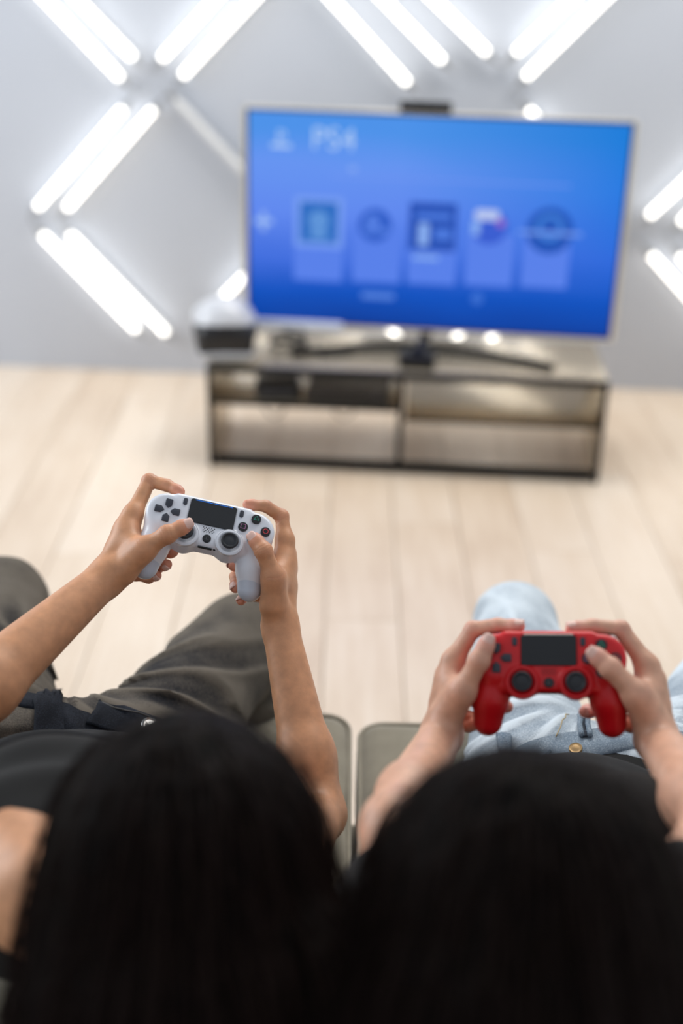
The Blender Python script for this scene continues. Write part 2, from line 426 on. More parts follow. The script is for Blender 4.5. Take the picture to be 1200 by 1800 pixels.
# ------------------------------------------------------------------ television stand
ST_Y = math.radians(-3.3); SW, SDp, SH = 1.21, 0.37, 0.33
sc_ = at_h(705, 833, 0); Rst = Matrix.Rotation(ST_Y, 3, 'Z')
cst = V(0.185, 3.557, 0) + V(math.sin(-ST_Y), math.cos(ST_Y), 0)*SDp/2
stand = empty('tv_stand', cst, 'low black open tv stand with thin panels and four compartments', 'tv stand'); stand.rotation_euler = (0, 0, ST_Y)
blk = mat('black_panel', (14, 13, 14), 0.5, var=0.1, spec=0.25); top_m = mat('smoky_gloss_top', (206, 193, 172), 0.26, metal=0.72, var=0.1); taupe = mat('taupe_back', (126, 116, 100), 0.4, var=0.1)
P_ = lambda n, c, s, m=blk: MB().box(c, s, bev=0.002).build(n, m, stand)
P_('top_panel', (0, 0.003, SH-0.008), (SW-0.004, SDp-0.006, 0.016), top_m); P_('front_trim', (0, -SDp/2+0.004, SH-0.0098), (SW, 0.016, 0.021)); P_('bottom_rail', (0, -SDp/2+0.009, 0.03), (SW-0.036, 0.018, 0.018))
for sx, n in ((-1, 'side_panel'), (1, 'side_panel')): P_(n, (sx*(SW/2-0.008), 0.004, (SH-0.018)/2), (0.016, SDp-0.008, SH-0.018), top_m); P_('side_trim', (sx*(SW/2-0.008), -SDp/2+0.004, (SH-0.018)/2), (0.0165, 0.010, SH-0.018))
P_('divider', (-0.012, 0.004, (SH-0.018+0.039)/2), (0.018, SDp-0.008, SH-0.018-0.039), top_m); P_('divider_trim', (-0.012, -SDp/2+0.005, (SH-0.018+0.039)/2), (0.019, 0.010, SH-0.018-0.039)); 
P_('shelf', (-0.305, 0.0, 0.212), (0.566, SDp-0.01, 0.012), top_m); P_('shelf', (0.295, 0.0, 0.182), (0.586, SDp-0.01, 0.010), top_m); P_('shelf_trim', (-0.305, -SDp/2+0.006, 0.2115), (0.566, 0.008, 0.0145)); P_('shelf_trim', (0.295, -SDp/2+0.006, 0.1815), (0.586, 0.008, 0.0125))
P_('plinth', (0, -SDp/2+0.03, 0.0105), (SW-0.04, 0.016, 0.021))
gm = bpy.data.materials.new('smoked_glass'); gm.use_nodes = True; gb = gm.node_tree.nodes['Principled BSDF']
gb.inputs['Base Color'].default_value = (0.97, 0.95, 0.91, 1); gb.inputs['Transmission Weight'].default_value = 1.0; gb.inputs['Roughness'].default_value = 0.12; gb.inputs['IOR'].default_value = 1.1
P_('glass_door', (0.295, -SDp/2+0.012, 0.2505), (0.584, 0.004, 0.121), gm); P_('glass_door', (0.295, -SDp/2+0.012, 0.1075), (0.584, 0.004, 0.133), gm)
def on_stand(x, y, z=SH): return V(*(Vector(cst)+Rst @ Vector((x, y, z))))

# ------------------------------------------------------------------ television
TW, TH = 1.10, 1.10*0.5625; TYAW = math.radians(-5.94); TT = 0.08
tvc = V(0.249, 3.715, 0.74)
tvm = Matrix.Translation(tvc) @ Matrix.Rotation(TYAW, 4, 'Z') @ Matrix.Rotation(-TT*0.5+math.pi/2-0.0, 4, 'X')      # local: x right, y up, z to viewer
tv = empty('television', matrix=tvm, label='large flat television with slim silver frame showing a blue menu screen', cat='television')
silver = mat('brushed_silver', (240, 236, 230), 0.3, metal=0.75, var=0.04); darkp = mat('black_plastic', (16, 16, 18), 0.3)
pts = rrect(TW+0.03, TH+0.016, 0.008)
MB().prism(pts, -0.030, -0.004).build('rear_housing', darkp, tv)
def frame_mesh(w0, h0, w1, h1, z0, z1, name, m, par):
    bm = MB(); o = rrect(w0, h0, 0.010); i = rrect(w1, h1, 0.003); n = len(o); b = bm.bm
    A = [[b.verts.new((x, y, z)) for x, y in q] for q, z in ((o, z0), (o, z1), (i, z1), (i, z0))]
    for r in range(4):
        for k in range(n): b.faces.new((A[r][k], A[r][(k+1) % n], A[(r+1) % 4][(k+1) % n], A[(r+1) % 4][k]))
    return bm.build(name, m, par)
frame_mesh(TW+0.038, TH+0.024, TW+0.012, TH+0.012, -0.026, 0.006, 'outer_frame', silver, tv)
frame_mesh(TW+0.012, TH+0.012, TW, TH, -0.004, 0.004, 'bezel', darkp, tv)
def mat_screen():
    m = bpy.data.materials.new('lit_blue_screen'); m.use_nodes = True; t = NT(m)
    tc = t.add('ShaderNodeTexCoord'); sx = t.add('ShaderNodeSeparateXYZ'); t.link(tc.outputs['Object'], sx.inputs[0])
    mr = t.add('ShaderNodeMapRange'); t.link(sx.outputs['Y'], mr.inputs[0]); mr.inputs[1].default_value = -TH/2; mr.inputs[2].default_value = TH/2
    n = t.noise(2.5, 3, mscale=(1, 3, 1)); a = t.add('ShaderNodeMath', operation='MULTIPLY_ADD'); t.link(n, a.inputs[0]); a.inputs[1].default_value = 0.12; t.link(mr.outputs[0], a.inputs[2])
    left = t.ramp(a.outputs[0], [(0.05, lin((0, 62, 160))), (0.22, lin((5, 84, 198))), (0.36, lin((64, 112, 228))), (0.6, lin((98, 140, 246))), (0.82, lin((104, 152, 248))), (0.98, lin((78, 150, 240)))])
    right = t.ramp(a.outputs[0], [(0.05, lin((0, 60, 158))), (0.22, lin((0, 84, 198))), (0.45, lin((45, 108, 226))), (0.75, lin((38, 126, 232))), (0.98, lin((22, 128, 224)))])
    mx = t.add('ShaderNodeMapRange'); t.link(sx.outputs['X'], mx.inputs[0]); mx.inputs[1].default_value = -0.1; mx.inputs[2].default_value = TW/2
    mi = t.add('ShaderNodeMix', data_type='RGBA'); t.link(mx.outputs[0], mi.inputs['Factor']); t.link(left, mi.inputs['A']); t.link(right, mi.inputs['B'])
    t.b.inputs['Base Color'].default_value = (0.004, 0.004, 0.006, 1); t.b.inputs['Roughness'].default_value = 0.35; t.b.inputs['Specular IOR Level'].default_value = 0.12
    t.link(mi.outputs['Result'], t.b.inputs['Emission Color']); t.b.inputs['Emission Strength'].default_value = 0.93; return m
scr = MB().box((0, 0, -0.002), (TW, TH, 0.004)).build('screen', mat_screen(), tv)
def em(name, c): return mat('screen_'+name, (5, 5, 8), 0.3, emit=c, es=0.93)
tvR = np.array(tvm.to_3x3()); tvx, tvy, tvz = tvR[:, 0], tvR[:, 1], tvR[:, 2]
def tvloc(px, py):
    p = at_plane(px, py, tvc+tvz*0.001, tvz)-tvc; return p@tvx, p@tvy
def quad(name, pc, wh, m, z=0.0006, r=0.004):
    x, y = tvloc(*pc); return MB().prism(rrect(wh[0], wh[1], r, 3), z, z+0.0003, c=(x, y, 0)).build(name, m, scr)
def disc(name, pc, rad, m, z=0.0006, n=28):
    x, y = tvloc(*pc); return MB().prism([(rad*math.cos(2*math.pi*k/n), rad*math.sin(2*math.pi*k/n)) for k in range(n)], z, z+0.0003, c=(x, y, 0)).build(name, m, scr)
k_ = 1/598.0
for x, ww in ((559, 88), (662, 86), (759, 86), (860, 84), (958, 82)): quad('menu_panel', (x, 455+(x-759)*0.03), (ww*k_, 92*k_), em('panel', (86, 130, 240)), 0.0004)
quad('tile_outline', (560, 391), (88*k_, 90*k_), em('outline', (120, 160, 248)), 0.0006)
quad('menu_tile', (560, 391), (68*k_, 72*k_), em('teal', (36, 110, 200)), 0.0010); disc('tile_picture', (560, 388), 0.030, em('teal2', (92, 150, 222)), 0.0014); quad('tile_picture', (560, 412), (30*k_, 16*k_), em('teal2', (92, 150, 222)), 0.0014)
disc('menu_tile', (659, 396), 0.050, em('navy', (38, 92, 204)), 0.0010); disc('tile_picture', (655, 390), 0.022, em('mid', (80, 126, 230)), 0.0014); quad('tile_picture', (662, 405), (46*k_, 10*k_), em('mid', (80, 126, 230)), 0.0014)
quad('menu_tile', (760, 399), (84*k_, 84*k_), em('deep', (26, 78, 184)), 0.0010); quad('tile_picture', (762, 380), (62*k_, 12*k_), em('mid2', (72, 122, 226)), 0.0014); quad('tile_picture', (744, 412), (18*k_, 40*k_), em('pale', (140, 180, 248)), 0.0014); quad('tile_picture', (778, 412), (30*k_, 20*k_), em('mid2', (72, 122, 226)), 0.0014)
disc('menu_tile', (860, 399), 0.052, em('navy2', (50, 92, 214)), 0.0010); quad('tile_picture', (856, 378), (44*k_, 18*k_), em('white', (190, 205, 246)), 0.0014, 0.012); quad('tile_picture', (836, 400), (14*k_, 26*k_), em('pale', (140, 180, 248)), 0.0014); disc('tile_picture', (880, 392), 0.013, em('rose', (150, 100, 205)), 0.0014)
disc('menu_tile', (966, 406), 0.068, em('ocean', (14, 82, 188)), 0.0010); disc('tile_picture', (966, 400), 0.040, em('mid3', (60, 130, 224)), 0.0014); disc('tile_picture', (966, 400), 0.026, em('ocean', (14, 82, 188)), 0.0018); quad('tile_picture', (966, 410), (112*k_, 6*k_), em('pale2', (120, 160, 246)), 0.0020)
quad('caption', (748, 453), (46*k_, 7*k_), em('pale', (140, 180, 248)), 0.0008); quad('caption', (664, 520), (60*k_, 12*k_), em('cap2', (80, 130, 226)), 0.0008); disc('caption', (838, 525), 0.018, em('cap3', (50, 110, 214)), 0.0008)
quad('caption', (620, 297), (14*k_, 10*k_), em('pale3', (130, 168, 248)), 0.0008)
quad('highlight_line', (790, 318), (420*k_, 3*k_), em('line', (112, 150, 246)), 0.0008, 0.001)
quad('plus_icon', (463, 389), (34*k_, 9*k_), em('plus', (150, 184, 250)), 0.0008, 0.002); quad('plus_icon', (463, 389), (9*k_, 34*k_), em('plus', (150, 184, 250)), 0.0008, 0.002)
def text_at(s, x, y, size, m, par, name, ext=0.0002, z=0.0008):
    fc = bpy.data.curves.new(name, 'FONT'); fc.body = s; fc.size = size; fc.align_x = 'CENTER'; fc.align_y = 'CENTER'; fc.extrude = ext; fc.resolution_u = 3
    o = bpy.data.objects.new(name, fc); C.objects.link(o); dg = bpy.context.evaluated_depsgraph_get(); me = bpy.data.meshes.new_from_object(o.evaluated_get(dg))
    bpy.data.objects.remove(o); o = bpy.data.objects.new(name, me); C.objects.link(o); me.materials.clear(); me.materials.append(m); o.parent = par; o.location = (x, y, z); return o
x, y = tvloc(586, 246); text_at('PS4', x, y, 0.09, em('letters', (178, 208, 252)), scr, 'screen_lettering')
x, y = tvloc(494, 242); text_at('P', x, y, 0.055, em('letters', (178, 208, 252)), scr, 'screen_emblem'); quad('screen_emblem', (494, 256), (36*k_, 7*k_), em('letters', (178, 208, 252)), 0.0008, 0.003)
# curved metal foot and column
fp = on_stand(-0.0, 0.0); 
col0 = at_h(738, 640, SH)
foot_pts = []
L_, M_, R_ = at_h(455, 636, SH), at_h(735, 650, SH), at_h(975, 655, SH)
A0, A1, A2 = at_h(512, 628, SH), at_h(735, 606, SH), at_h(972, 652, SH)
def bez(a, b, c, n=20): return [a*(1-t)**2+2*b*t*(1-t)+c*t*t for t in np.linspace(0, 1, n)]
arc = bez(A0, A1*1.0, A2)
inv = tvm.inverted()
def tvl(p): return tuple(inv @ Vector(p))
MB().tube([tvl(p+V(0, 0, 0.011+0.012*math.sin(math.pi*i/19))) for i, p in enumerate(arc)], [0.011+0.005*math.sin(math.pi*i/19) for i in range(20)], n=10).build('foot', mat('matte_black', (10, 10, 11), 0.6, spec=0.2), tv, smooth=True)
cb = at_h(733, 640, SH)
Rtz = Matrix.Rotation(TYAW, 3, 'Z'); inv3 = tvm.to_3x3().inverted()
MB().box(tvl(cb+V(0.0, 0.0, 0.02)), (0.11, 0.10, 0.036), R=inv3 @ Rtz, bev=0.008).build('foot_hub', darkp, tv)
colt = at_plane(750, 582, tvc-tvz*0.04, tvz)
MB().cyl(tvl(cb+V(0, 0.01, 0.03)), tvl(colt), 0.022, 0.018).build('column', mat('column_black', (20, 22, 28), 0.15), tv)
bp = mat('vent_black', (24, 24, 26), 0.6); MB().box((0, -0.05, -0.036), (0.75, 0.40, 0.02), bev=0.008).build('rear_bulge', bp, tv)

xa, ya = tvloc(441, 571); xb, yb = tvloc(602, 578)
MB().box(((xa+xb)/2, -TH/2-0.012, 0.004), (xb-xa, 0.026, 0.016), bev=0.005).build('reflection_strip', mat('pale_reflection', (214, 222, 240), 0.3), tv)  # pale strip added in place of a reflection on the lower bezel

# camera bar resting on the television
x, y = tvloc(748, 194); cbm = tvm @ Matrix.Translation((x, TH/2+0.012+0.0135, -0.008))
cbar = empty('camera_bar', matrix=cbm, label='slim black twin-lens camera bar on top of the television', cat='camera')
MB().box((0, 0, 0), (0.148, 0.030, 0.026), bev=0.004).build('housing', MATS['matte_black'], cbar)
for s in (-1, 1):
    l = MB().cyl((s*0.042, 0, 0.0125), (s*0.042, 0, 0.0155), 0.010).build('lens', mat('lens_ring', (44, 46, 52), 0.2), cbar)
    MB().cyl((s*0.042, 0, 0.0155), (s*0.042, 0, 0.0165), 0.006).build('lens_glass', mat('lens_glass', (8, 10, 22), 0.05), l)

# ------------------------------------------------------------------ things on the stand
hp = on_stand(-0.560, -0.09)
hs = empty('headset', (hp[0], hp[1], SH), 'white and black virtual reality headset on the left end of the stand', 'headset'); hs.rotation_euler = (0, 0, math.radians(6))
hw = mat('headset_white', (196, 199, 206), 0.28, coat=0.3); hb = mat('headset_black', (22, 23, 27), 0.35)
g = Group([Ell((0, 0, 0.098), (0.098, 0.080, 0.092)), RBox((0, -0.012, 0.056), (0.088, 0.066, 0.054), 0.030, k=0.03)])
band_z = lambda P: 0.078-1.0*P[:, 0]**2
def shell_f(P, c, r): return np.maximum(np.maximum(g.d(P), 0.002-P[:, 2]), -np.maximum(np.abs(P[:, 2]-band_z(P))-0.042, P[:, 1]-0.02))
def band_f(P, c, r): return np.maximum(np.maximum(g.d(P)+0.0025, np.abs(P[:, 2]-band_z(P))-0.0415), P[:, 1]-0.018)
v, q = surface(shell_f, (-.12, -.1, -.02), (.12, .12, .2), 0.004, slack=0.03); npmesh('visor_shell', v, q, hw, hs)
v, q = surface(band_f, (-.12, -.1, -.02), (.12, .12, .2), 0.004, slack=0.03); npmesh('visor_front', v, q, hb, hs)
MB().tube([(0.088*math.cos(a), 0.085+0.10*math.sin(a), 0.105+0.02*math.sin(a)) for a in np.linspace(-0.5, math.pi+0.5, 22)], 0.012, n=10).build('headband', hw, hs, smooth=True)
MB().tube([(0.078*math.cos(a), 0.085+0.088*math.sin(a), 0.10+0.02*math.sin(a)) for a in np.linspace(-0.5, math.pi+0.5, 22)], 0.009, n=10).build('head_padding', hb, hs, smooth=True)
# coiled cable beside it
cc = on_stand(-0.375, -0.02)
pts = [(0.060*math.cos(a)*(1-0.05*a/6), 0.045*math.sin(a), 0.006+0.004*a) for a in np.linspace(0, 14.5, 90)] + [(0.10+0.02*i, -0.05-0.01*math.sin(i), 0.007) for i in range(6)]
cab = MB().tube(pts, 0.0055, n=8).build('cable', darkp, None, smooth=True, loc=(cc[0], cc[1], SH)); tag(cab, 'black cable coiled on the stand beside the headset', 'cable')
# console on the left shelf
def console(name, x, sz, label, yaw=0.0, cat='game console'):
    p = on_stand(x, -0.10, 0.219); r = empty(name, p, label, cat); r.rotation_euler = (0, 0, ST_Y+yaw)
    w_, d_, h_ = sz; s = 0.010
    MB().prism([(-w_/2+s, -h_/2), (w_/2, -h_/2), (w_/2-s, 0), (-w_/2, 0)], -d_/2, d_/2, R=Matrix.Rotation(math.pi/2, 3, 'X'), c=(0, 0, h_/2)).build('lower_half', darkp, r)
    MB().prism([(-w_/2, 0.002), (w_/2-s, 0.002), (w_/2, h_/2), (-w_/2+s, h_/2)], -d_/2, d_/2, R=Matrix.Rotation(math.pi/2, 3, 'X'), c=(0, 0, h_/2)).build('upper_half', mat('console_black', (26, 27, 31), 0.22), r)
    MB().box((-w_*0.1, -d_/2-0.0005, h_*0.75), (w_*0.4, 0.001, 0.003)).build('disc_slot', mat('slot', (4, 4, 5), 0.5), r)
    MB().box((w_*0.34, -d_/2-0.0008, h_*0.75), (0.02, 0.0016, 0.006)).build('power_button', mat('btn', (60, 62, 70), 0.3), r)
console('game_console', -0.178, (0.262, 0.13, 0.044), 'flat black game console on the left shelf next to the divider')
p = on_stand(-0.395, -0.11, 0.219); bk = empty('processor_box', p, 'small black rounded box on the left shelf beside the console', 'electronic box'); bk.rotation_euler = (0, 0, ST_Y+0.1)
MB().box((0, 0, 0.026), (0.145, 0.10, 0.050), bev=0.018, seg=4).build('casing', darkp, bk); MB().box((0, -0.0505, 0.026), (0.10, 0.002, 0.010), bev=0.0005).build('port_strip', mat('btn2', (60, 62, 70), 0.3), bk)
lp = on_stand(-0.45, -0.02, 0.0); 
pts = [tuple(on_stand(-0.50+0.022*i, 0.06+0.05*math.sin(i*1.3), 0.225+0.004*math.sin(i*2.1))) for i in range(18)]
pts2 = [tuple(on_stand(-0.55+0.02*i, 0.150+0.012*math.sin(i*0.9), 0.040+0.152*(0.5+0.5*math.cos(i*0.55)) )) for i in range(24)]
tag(MB().tube(pts2, 0.003, n=6).build('power_lead', darkp, smooth=True), 'thin black lead drooping behind the left compartment of the stand', 'cable')

# ------------------------------------------------------------------ couch
fab = mat_fabric()
couch = empty('couch', (0.0, 1.15, 0), 'grey olive fabric couch with separate seat cushions under the two players', 'couch')
def loc_c(p): return (p[0], p[1]-1.15, p[2])
def cushion(x0, x1, y0, y1, z0, z1, name='seat_cushion'):
    c = V((x0+x1)/2, (y0+y1)/2, (z0+z1)/2); hh = V((x1-x0)/2, (y1-y0)/2, (z1-z0)/2)
    base = RBox(c, hh, 0.035)
    def fn(P, bc, br):
        d = base.d(P); u = (P-c)/hh
        return d - 0.008*np.exp(-(u[:, 0]**2+u[:, 1]**2)*1.2) + 0.004*np.exp(-((np.abs(u[:, 2])-0.9)*hh[2]/0.01)**2)*0 + 0.0025*vnoise(P*14, 3)
    v, q = surface(fn, c-hh-0.03, c+hh+0.03, 0.008, slack=0.02)
    o = npmesh(name, v-V(0, 1.15, 0), q, fab, couch)
    r = 0.03; ring = [(c[0]+x, c[1]+y-1.15, z1-0.012) for x, y in rrect(hh[0]*2-0.004, hh[1]*2-0.004, 0.04, 6)]
    MB().tube(ring, 0.004, n=8, closed=True).build('piping', fab, o, smooth=True); return o
cushion(-1.0, 0.022, 0.98, 1.648, 0.27, 0.448); cushion(0.034, 1.05, 0.98, 1.628, 0.27, 0.448)
MB().box(loc_c((0.02, 1.22, 0.16)), (2.1, 0.78, 0.20), bev=0.02, seg=3).build('base', fab, couch)
cushion(-1.0, 0.022, 0.84, 1.00, 0.42, 0.66, 'back_cushion'); cushion(0.034, 1.05, 0.84, 1.00, 0.42, 0.66, 'back_cushion')
MB().box(loc_c((0.02, 0.80, 0.36)), (2.14, 0.12, 0.52), bev=0.03, seg=3).build('backrest', fab, couch)
for sx in (-1, 1):
    MB().box(loc_c((0.02+sx*1.14, 1.18, 0.30)), (0.18, 0.88, 0.44), bev=0.04, seg=4).build('armrest', fab, couch)
    for yy in (0.84, 1.54): MB().cyl(loc_c((0.02+sx*1.0, yy, 0.0)), loc_c((0.02+sx*1.0, yy, 0.07)), 0.02, 0.026).build('leg', mat('leg_wood', (60, 42, 30), 0.4), couch)

# ------------------------------------------------------------------ game controllers
class Pad:
    def __init__(s, px, py, z, roll, tilt, yaw=0.0):
        s.o = at(px, py, z); n = nrm(CAM-s.o); X = nrm(CR-n*np.dot(CR, n)); Y = np.cross(n, X)
        r = math.radians(roll); X, Y = math.cos(r)*X-math.sin(r)*Y, math.sin(r)*X+math.cos(r)*Y
        yw = math.radians(yaw); X, n = math.cos(yw)*X+math.sin(yw)*n, math.cos(yw)*n-math.sin(yw)*X
        t = math.radians(tilt); s.X = X; s.Y = math.cos(t)*Y-math.sin(t)*n; s.Z = math.sin(t)*Y+math.cos(t)*n
        s.M = Matrix([[s.X[i], s.Y[i], s.Z[i], s.o[i]] for i in range(3)]+[[0, 0, 0, 1]])
    def L(s, px, py, zmm): return at_plane(px, py, s.o+s.Z*zmm/1000, s.Z)
def controller(pad, shell, shell_low, label, coat, rough, light):
    root = empty('game_controller', matrix=pad.M, label=label, cat='game controller')
    sh = mat_pad('shell_'+shell[0], shell[1], shell_low, rough, coat); mm = 0.001
    it = [RBox(V(0, -3, -14)*mm, V(50, 32, 13.6)*mm, 7*mm, k=0.004)]
    for s in (-1, 1):
        it += [RCyl(V(s*53, 0.5, -14)*mm, 25.5*mm, 13.5*mm, 7*mm, k=0.0035),
               Cone(V(s*56, -12, -21)*mm, V(s*60.5, -40, -25)*mm, 20.5*mm, 18.5*mm, k=0.006),
               Cone(V(s*60.5, -40, -24)*mm, V(s*63.5, -63, -33)*mm, 18.5*mm, 15*mm, k=0.006),
               RCyl(V(s*27, -24.5, -10)*mm, 16.8*mm, 14*mm, 3*mm, k=0.004)]
    cuts = [RBox(V(0, 8, 2)*mm, V(29, 16, 3.2)*mm, 1.5*mm, k=0.0008)]
    for s in (-1, 1): cuts.append(Ell(V(s*27, -24.5, 5)*mm, V(13, 13, 7)*mm, k=0.001))
    g = Group(it, cuts=cuts)
    v, q = surface(lambda P, c, r: g.d(P), V(-95, -95, -65)*mm, V(95, 45, 12)*mm, 0.0011)
    body = npmesh('shell', v, q, sh, root)
    dk = mat('pad_black', (26, 28, 34), 0.32, var=0.05); rub = mat('pad_rubber', (40, 44, 50), 0.55); grey = mat('pad_button', (52, 56, 68), 0.35)
    R0 = lambda p, z0, z1, c: MB().prism(p, z0*mm, z1*mm, c=tuple(V(*c)*mm))
    def soft(name, p, c, z0, z1, m, par, sh_=0.86):     # button with a chamfered edge
        b = MB(); bm = b.bm; rings = []
        for f, z in ((1, z0), (1, z1-0.7), (0.95, z1-0.15), (sh_, z1)):
            rings.append([bm.verts.new(((x*f+c[0])*mm, (y*f+c[1])*mm, z*mm)) for x, y in p])
        n = len(p)
        for i in range(3):
            for k in range(n): bm.faces.new((rings[i][k], rings[i][(k+1) % n], rings[i+1][(k+1) % n], rings[i+1][k]))
        bm.faces.new(rings[0][::-1]); bm.faces.new(rings[-1]); return b.build(name, m, par)
    circ = lambda r, n=24: [(r*math.cos(2*math.pi*k/n), r*math.sin(2*math.pi*k/n)) for k in range(n)]
    soft('touchpad', rrect(56, 31, 2.5), (0, 8), -2, 0.9, mat('touchpad_black', (24, 27, 33), 0.42, var=0.08, nscale=400), root, 0.985)
    if shell[0] == 'white': MB().box(V(0, 22.0, 0.9)*mm, V(46, 0.7, 0.3)*mm, bev=0.0001).build('light_bar_or_reflection', mat('bar_reflection', light, 0.3, emit=light, es=0.45), root)  # glowing blue line paints the bar's reflection onto the touchpad
    else: MB().box(V(0, 24.4, -1.2)*mm, V(50, 1.6, 2.8)*mm, bev=0.0004).build('light_bar_or_reflection', mat('light_red', light, 0.3), root)
    for s in (-1, 1):
        soft('option_button' if s > 0 else 'share_button', rrect(5, 9.4, 2.3), (s*34.5, 17), -2, 1.6, grey, root)
        st = MB().lathe([(r*mm, z*mm) for r, z in ((6.5, -7), (6.0, -2), (5.5, 5), (6.5, 6))], c=V(s*27, -24.5, 0)*mm).build('analog_stick', rub, root)
        MB().lathe([(r*mm, z*mm) for r, z in ((8.6, 5.6), (10.0, 6.0), (10.4, 7.2), (10.3, 8.8), (9.4, 9.8), (8.4, 9.9), (7.6, 9.0), (6.8, 8.2), (3, 8.9), (0, 9.1))], c=V(s*27, -24.5, 0)*mm, n=36).build('stick_cap', rub, st)
        MB().lathe([(r*mm, z*mm) for r, z in ((13.2, 0.5), (14.6, 1.2), (15.4, 2.6), (16.4, 3.6), (16.9, 3.0), (16.9, -1))], c=V(s*27, -24.5, 0)*mm, n=40).build('stick_well', sh, root, smooth=True)
        # shoulder and trigger
        MB().box(V(s*53, 18.8 if shell[0] == 'white' else 20.3, -11)*mm, V(32, 9, 9)*mm, bev=0.0035, seg=3).build('shoulder_button', mat('trigger_'+shell[0], (60, 62, 66) if shell[0] == 'white' else (205, 196, 190), 0.3), root)
        v2, q2 = surface(lambda P, c, r: Group([RBox(V(s*53, 18, -24)*mm, V(16, 9, 7)*mm, 5*mm), Cone(V(s*46, 24, -30)*mm, V(s*60, 24, -30)*mm, 5*mm, 5*mm, k=0.006)]).d(P), V(s*53-30, 5, -45)*mm, V(s*53+30, 55, -8)*mm, 0.002); npmesh('trigger', v2, q2, dk, root)
    # direction pad
    arrow = [(-4.2, 4.2), (-4.2, -2.6), (0, -6.4), (4.2, -2.6), (4.2, 4.2), (3.4, 5), (-3.4, 5)][::-1]
    for a in range(4):
        th = a*math.pi/2; c_, s_ = math.cos(th), math.sin(th)
        p = [(x*c_-y*s_, x*s_+y*c_) for x, y in arrow]; off = (-10.2*s_*1.0, 10.2*c_)
        soft('direction_button', p, (-53+off[0], off[1]), -1.5, 2.6, grey, root, 0.88)
    # action buttons
    sym = {'tri': ((0, 13.8), (60, 205, 170)), 'sq': ((-13.8, 0), (205, 140, 190)), 'circ': ((13.8, 0), (220, 80, 90)), 'x': ((0, -13.8), (120, 150, 220))}
    for k, (c, col) in sym.items():
        b = soft('action_button', circ(5.9), (53+c[0], c[1]), -1.5, 3.0, dk, root, 0.85); ms = mat('symbol_'+k, col, 0.4)
        if k == 'circ': P = [circ(3.0, 24)]
        elif k == 'sq': P = [[(-2.7, -2.7), (2.7, -2.7), (2.7, 2.7), (-2.7, 2.7)]]
        elif k == 'tri': P = [[(-3.2, -1.9), (3.2, -1.9), (0, 3.4)]]
        else: P = [[(-2.4, -2.4), (2.4, 2.4)], [(-2.4, 2.4), (2.4, -2.4)]]
        mb = MB()
        for p in P: mb.tube([((x+53+c[0])*mm, (y+c[1])*mm, 3.12*mm) for x, y in p], 0.42*mm, n=6, closed=(k != 'x'))
        mb.build('symbol', ms, b)
    hb_ = soft('home_button', circ(5.2), (0, -25), -1, 1.6, dk, root)
    MB().tube([(x*mm, (y-25)*mm, 1.7*mm) for x, y in ((-2.6, -1.2), (0, -2.2), (2.6, -1.0))], 0.35*mm, n=6).tube([(x*mm, (y-25)*mm, 1.7*mm) for x, y in ((-0.6, -2), (-0.6, 2.6), (1.0, 2.0), (1.4, 0.6))], 0.35*mm, n=6).build('emblem', mat('emblem_grey', (88, 92, 98), 0.3), hb_)
    mb = MB()
    for r_, n_ in ((0, 5), (1, 4), (2, 5), (3, 4)):
        for i in range(n_): mb.cyl(V((i-(n_-1)/2)*3.3, -10.6-r_*1.9, -0.8)*mm, V((i-(n_-1)/2)*3.3, -10.6-r_*1.9, 0.10)*mm, 0.62*mm, n=8)
    tag(mb.build('speaker_holes', mat('hole', (30, 26, 26), 0.8), root), kind='stuff')
    MB().box(V(0, -35.2, -5)*mm, V(17, 1.6, 4.2)*mm, bev=0.0006).build('extension_port', mat('hole2', (22, 22, 24), 0.5), root)
    MB().cyl(V(11.8, -35.6, -5)*mm, V(11.8, -34.6, -5)*mm, 1.6*mm, n=12).build('headphone_jack', mat('hole2', (22, 22, 24), 0.5), root)
    return root
padW = Pad(370.5, 914.5, 1.500, 12.6, 26)
padR = Pad(964, 1157, 1.28, 0.4, 6)
controller(padW, ('white', (232, 236, 246)), (206, 216, 232), 'white game controller held by the person in dark jeans', 0.25, 0.33, (40, 120, 225))
controller(padR, ('red', (214, 10, 24)), (214, 10, 24), 'red game controller held by the person in light jeans', 0.1, 0.42, (236, 226, 214))

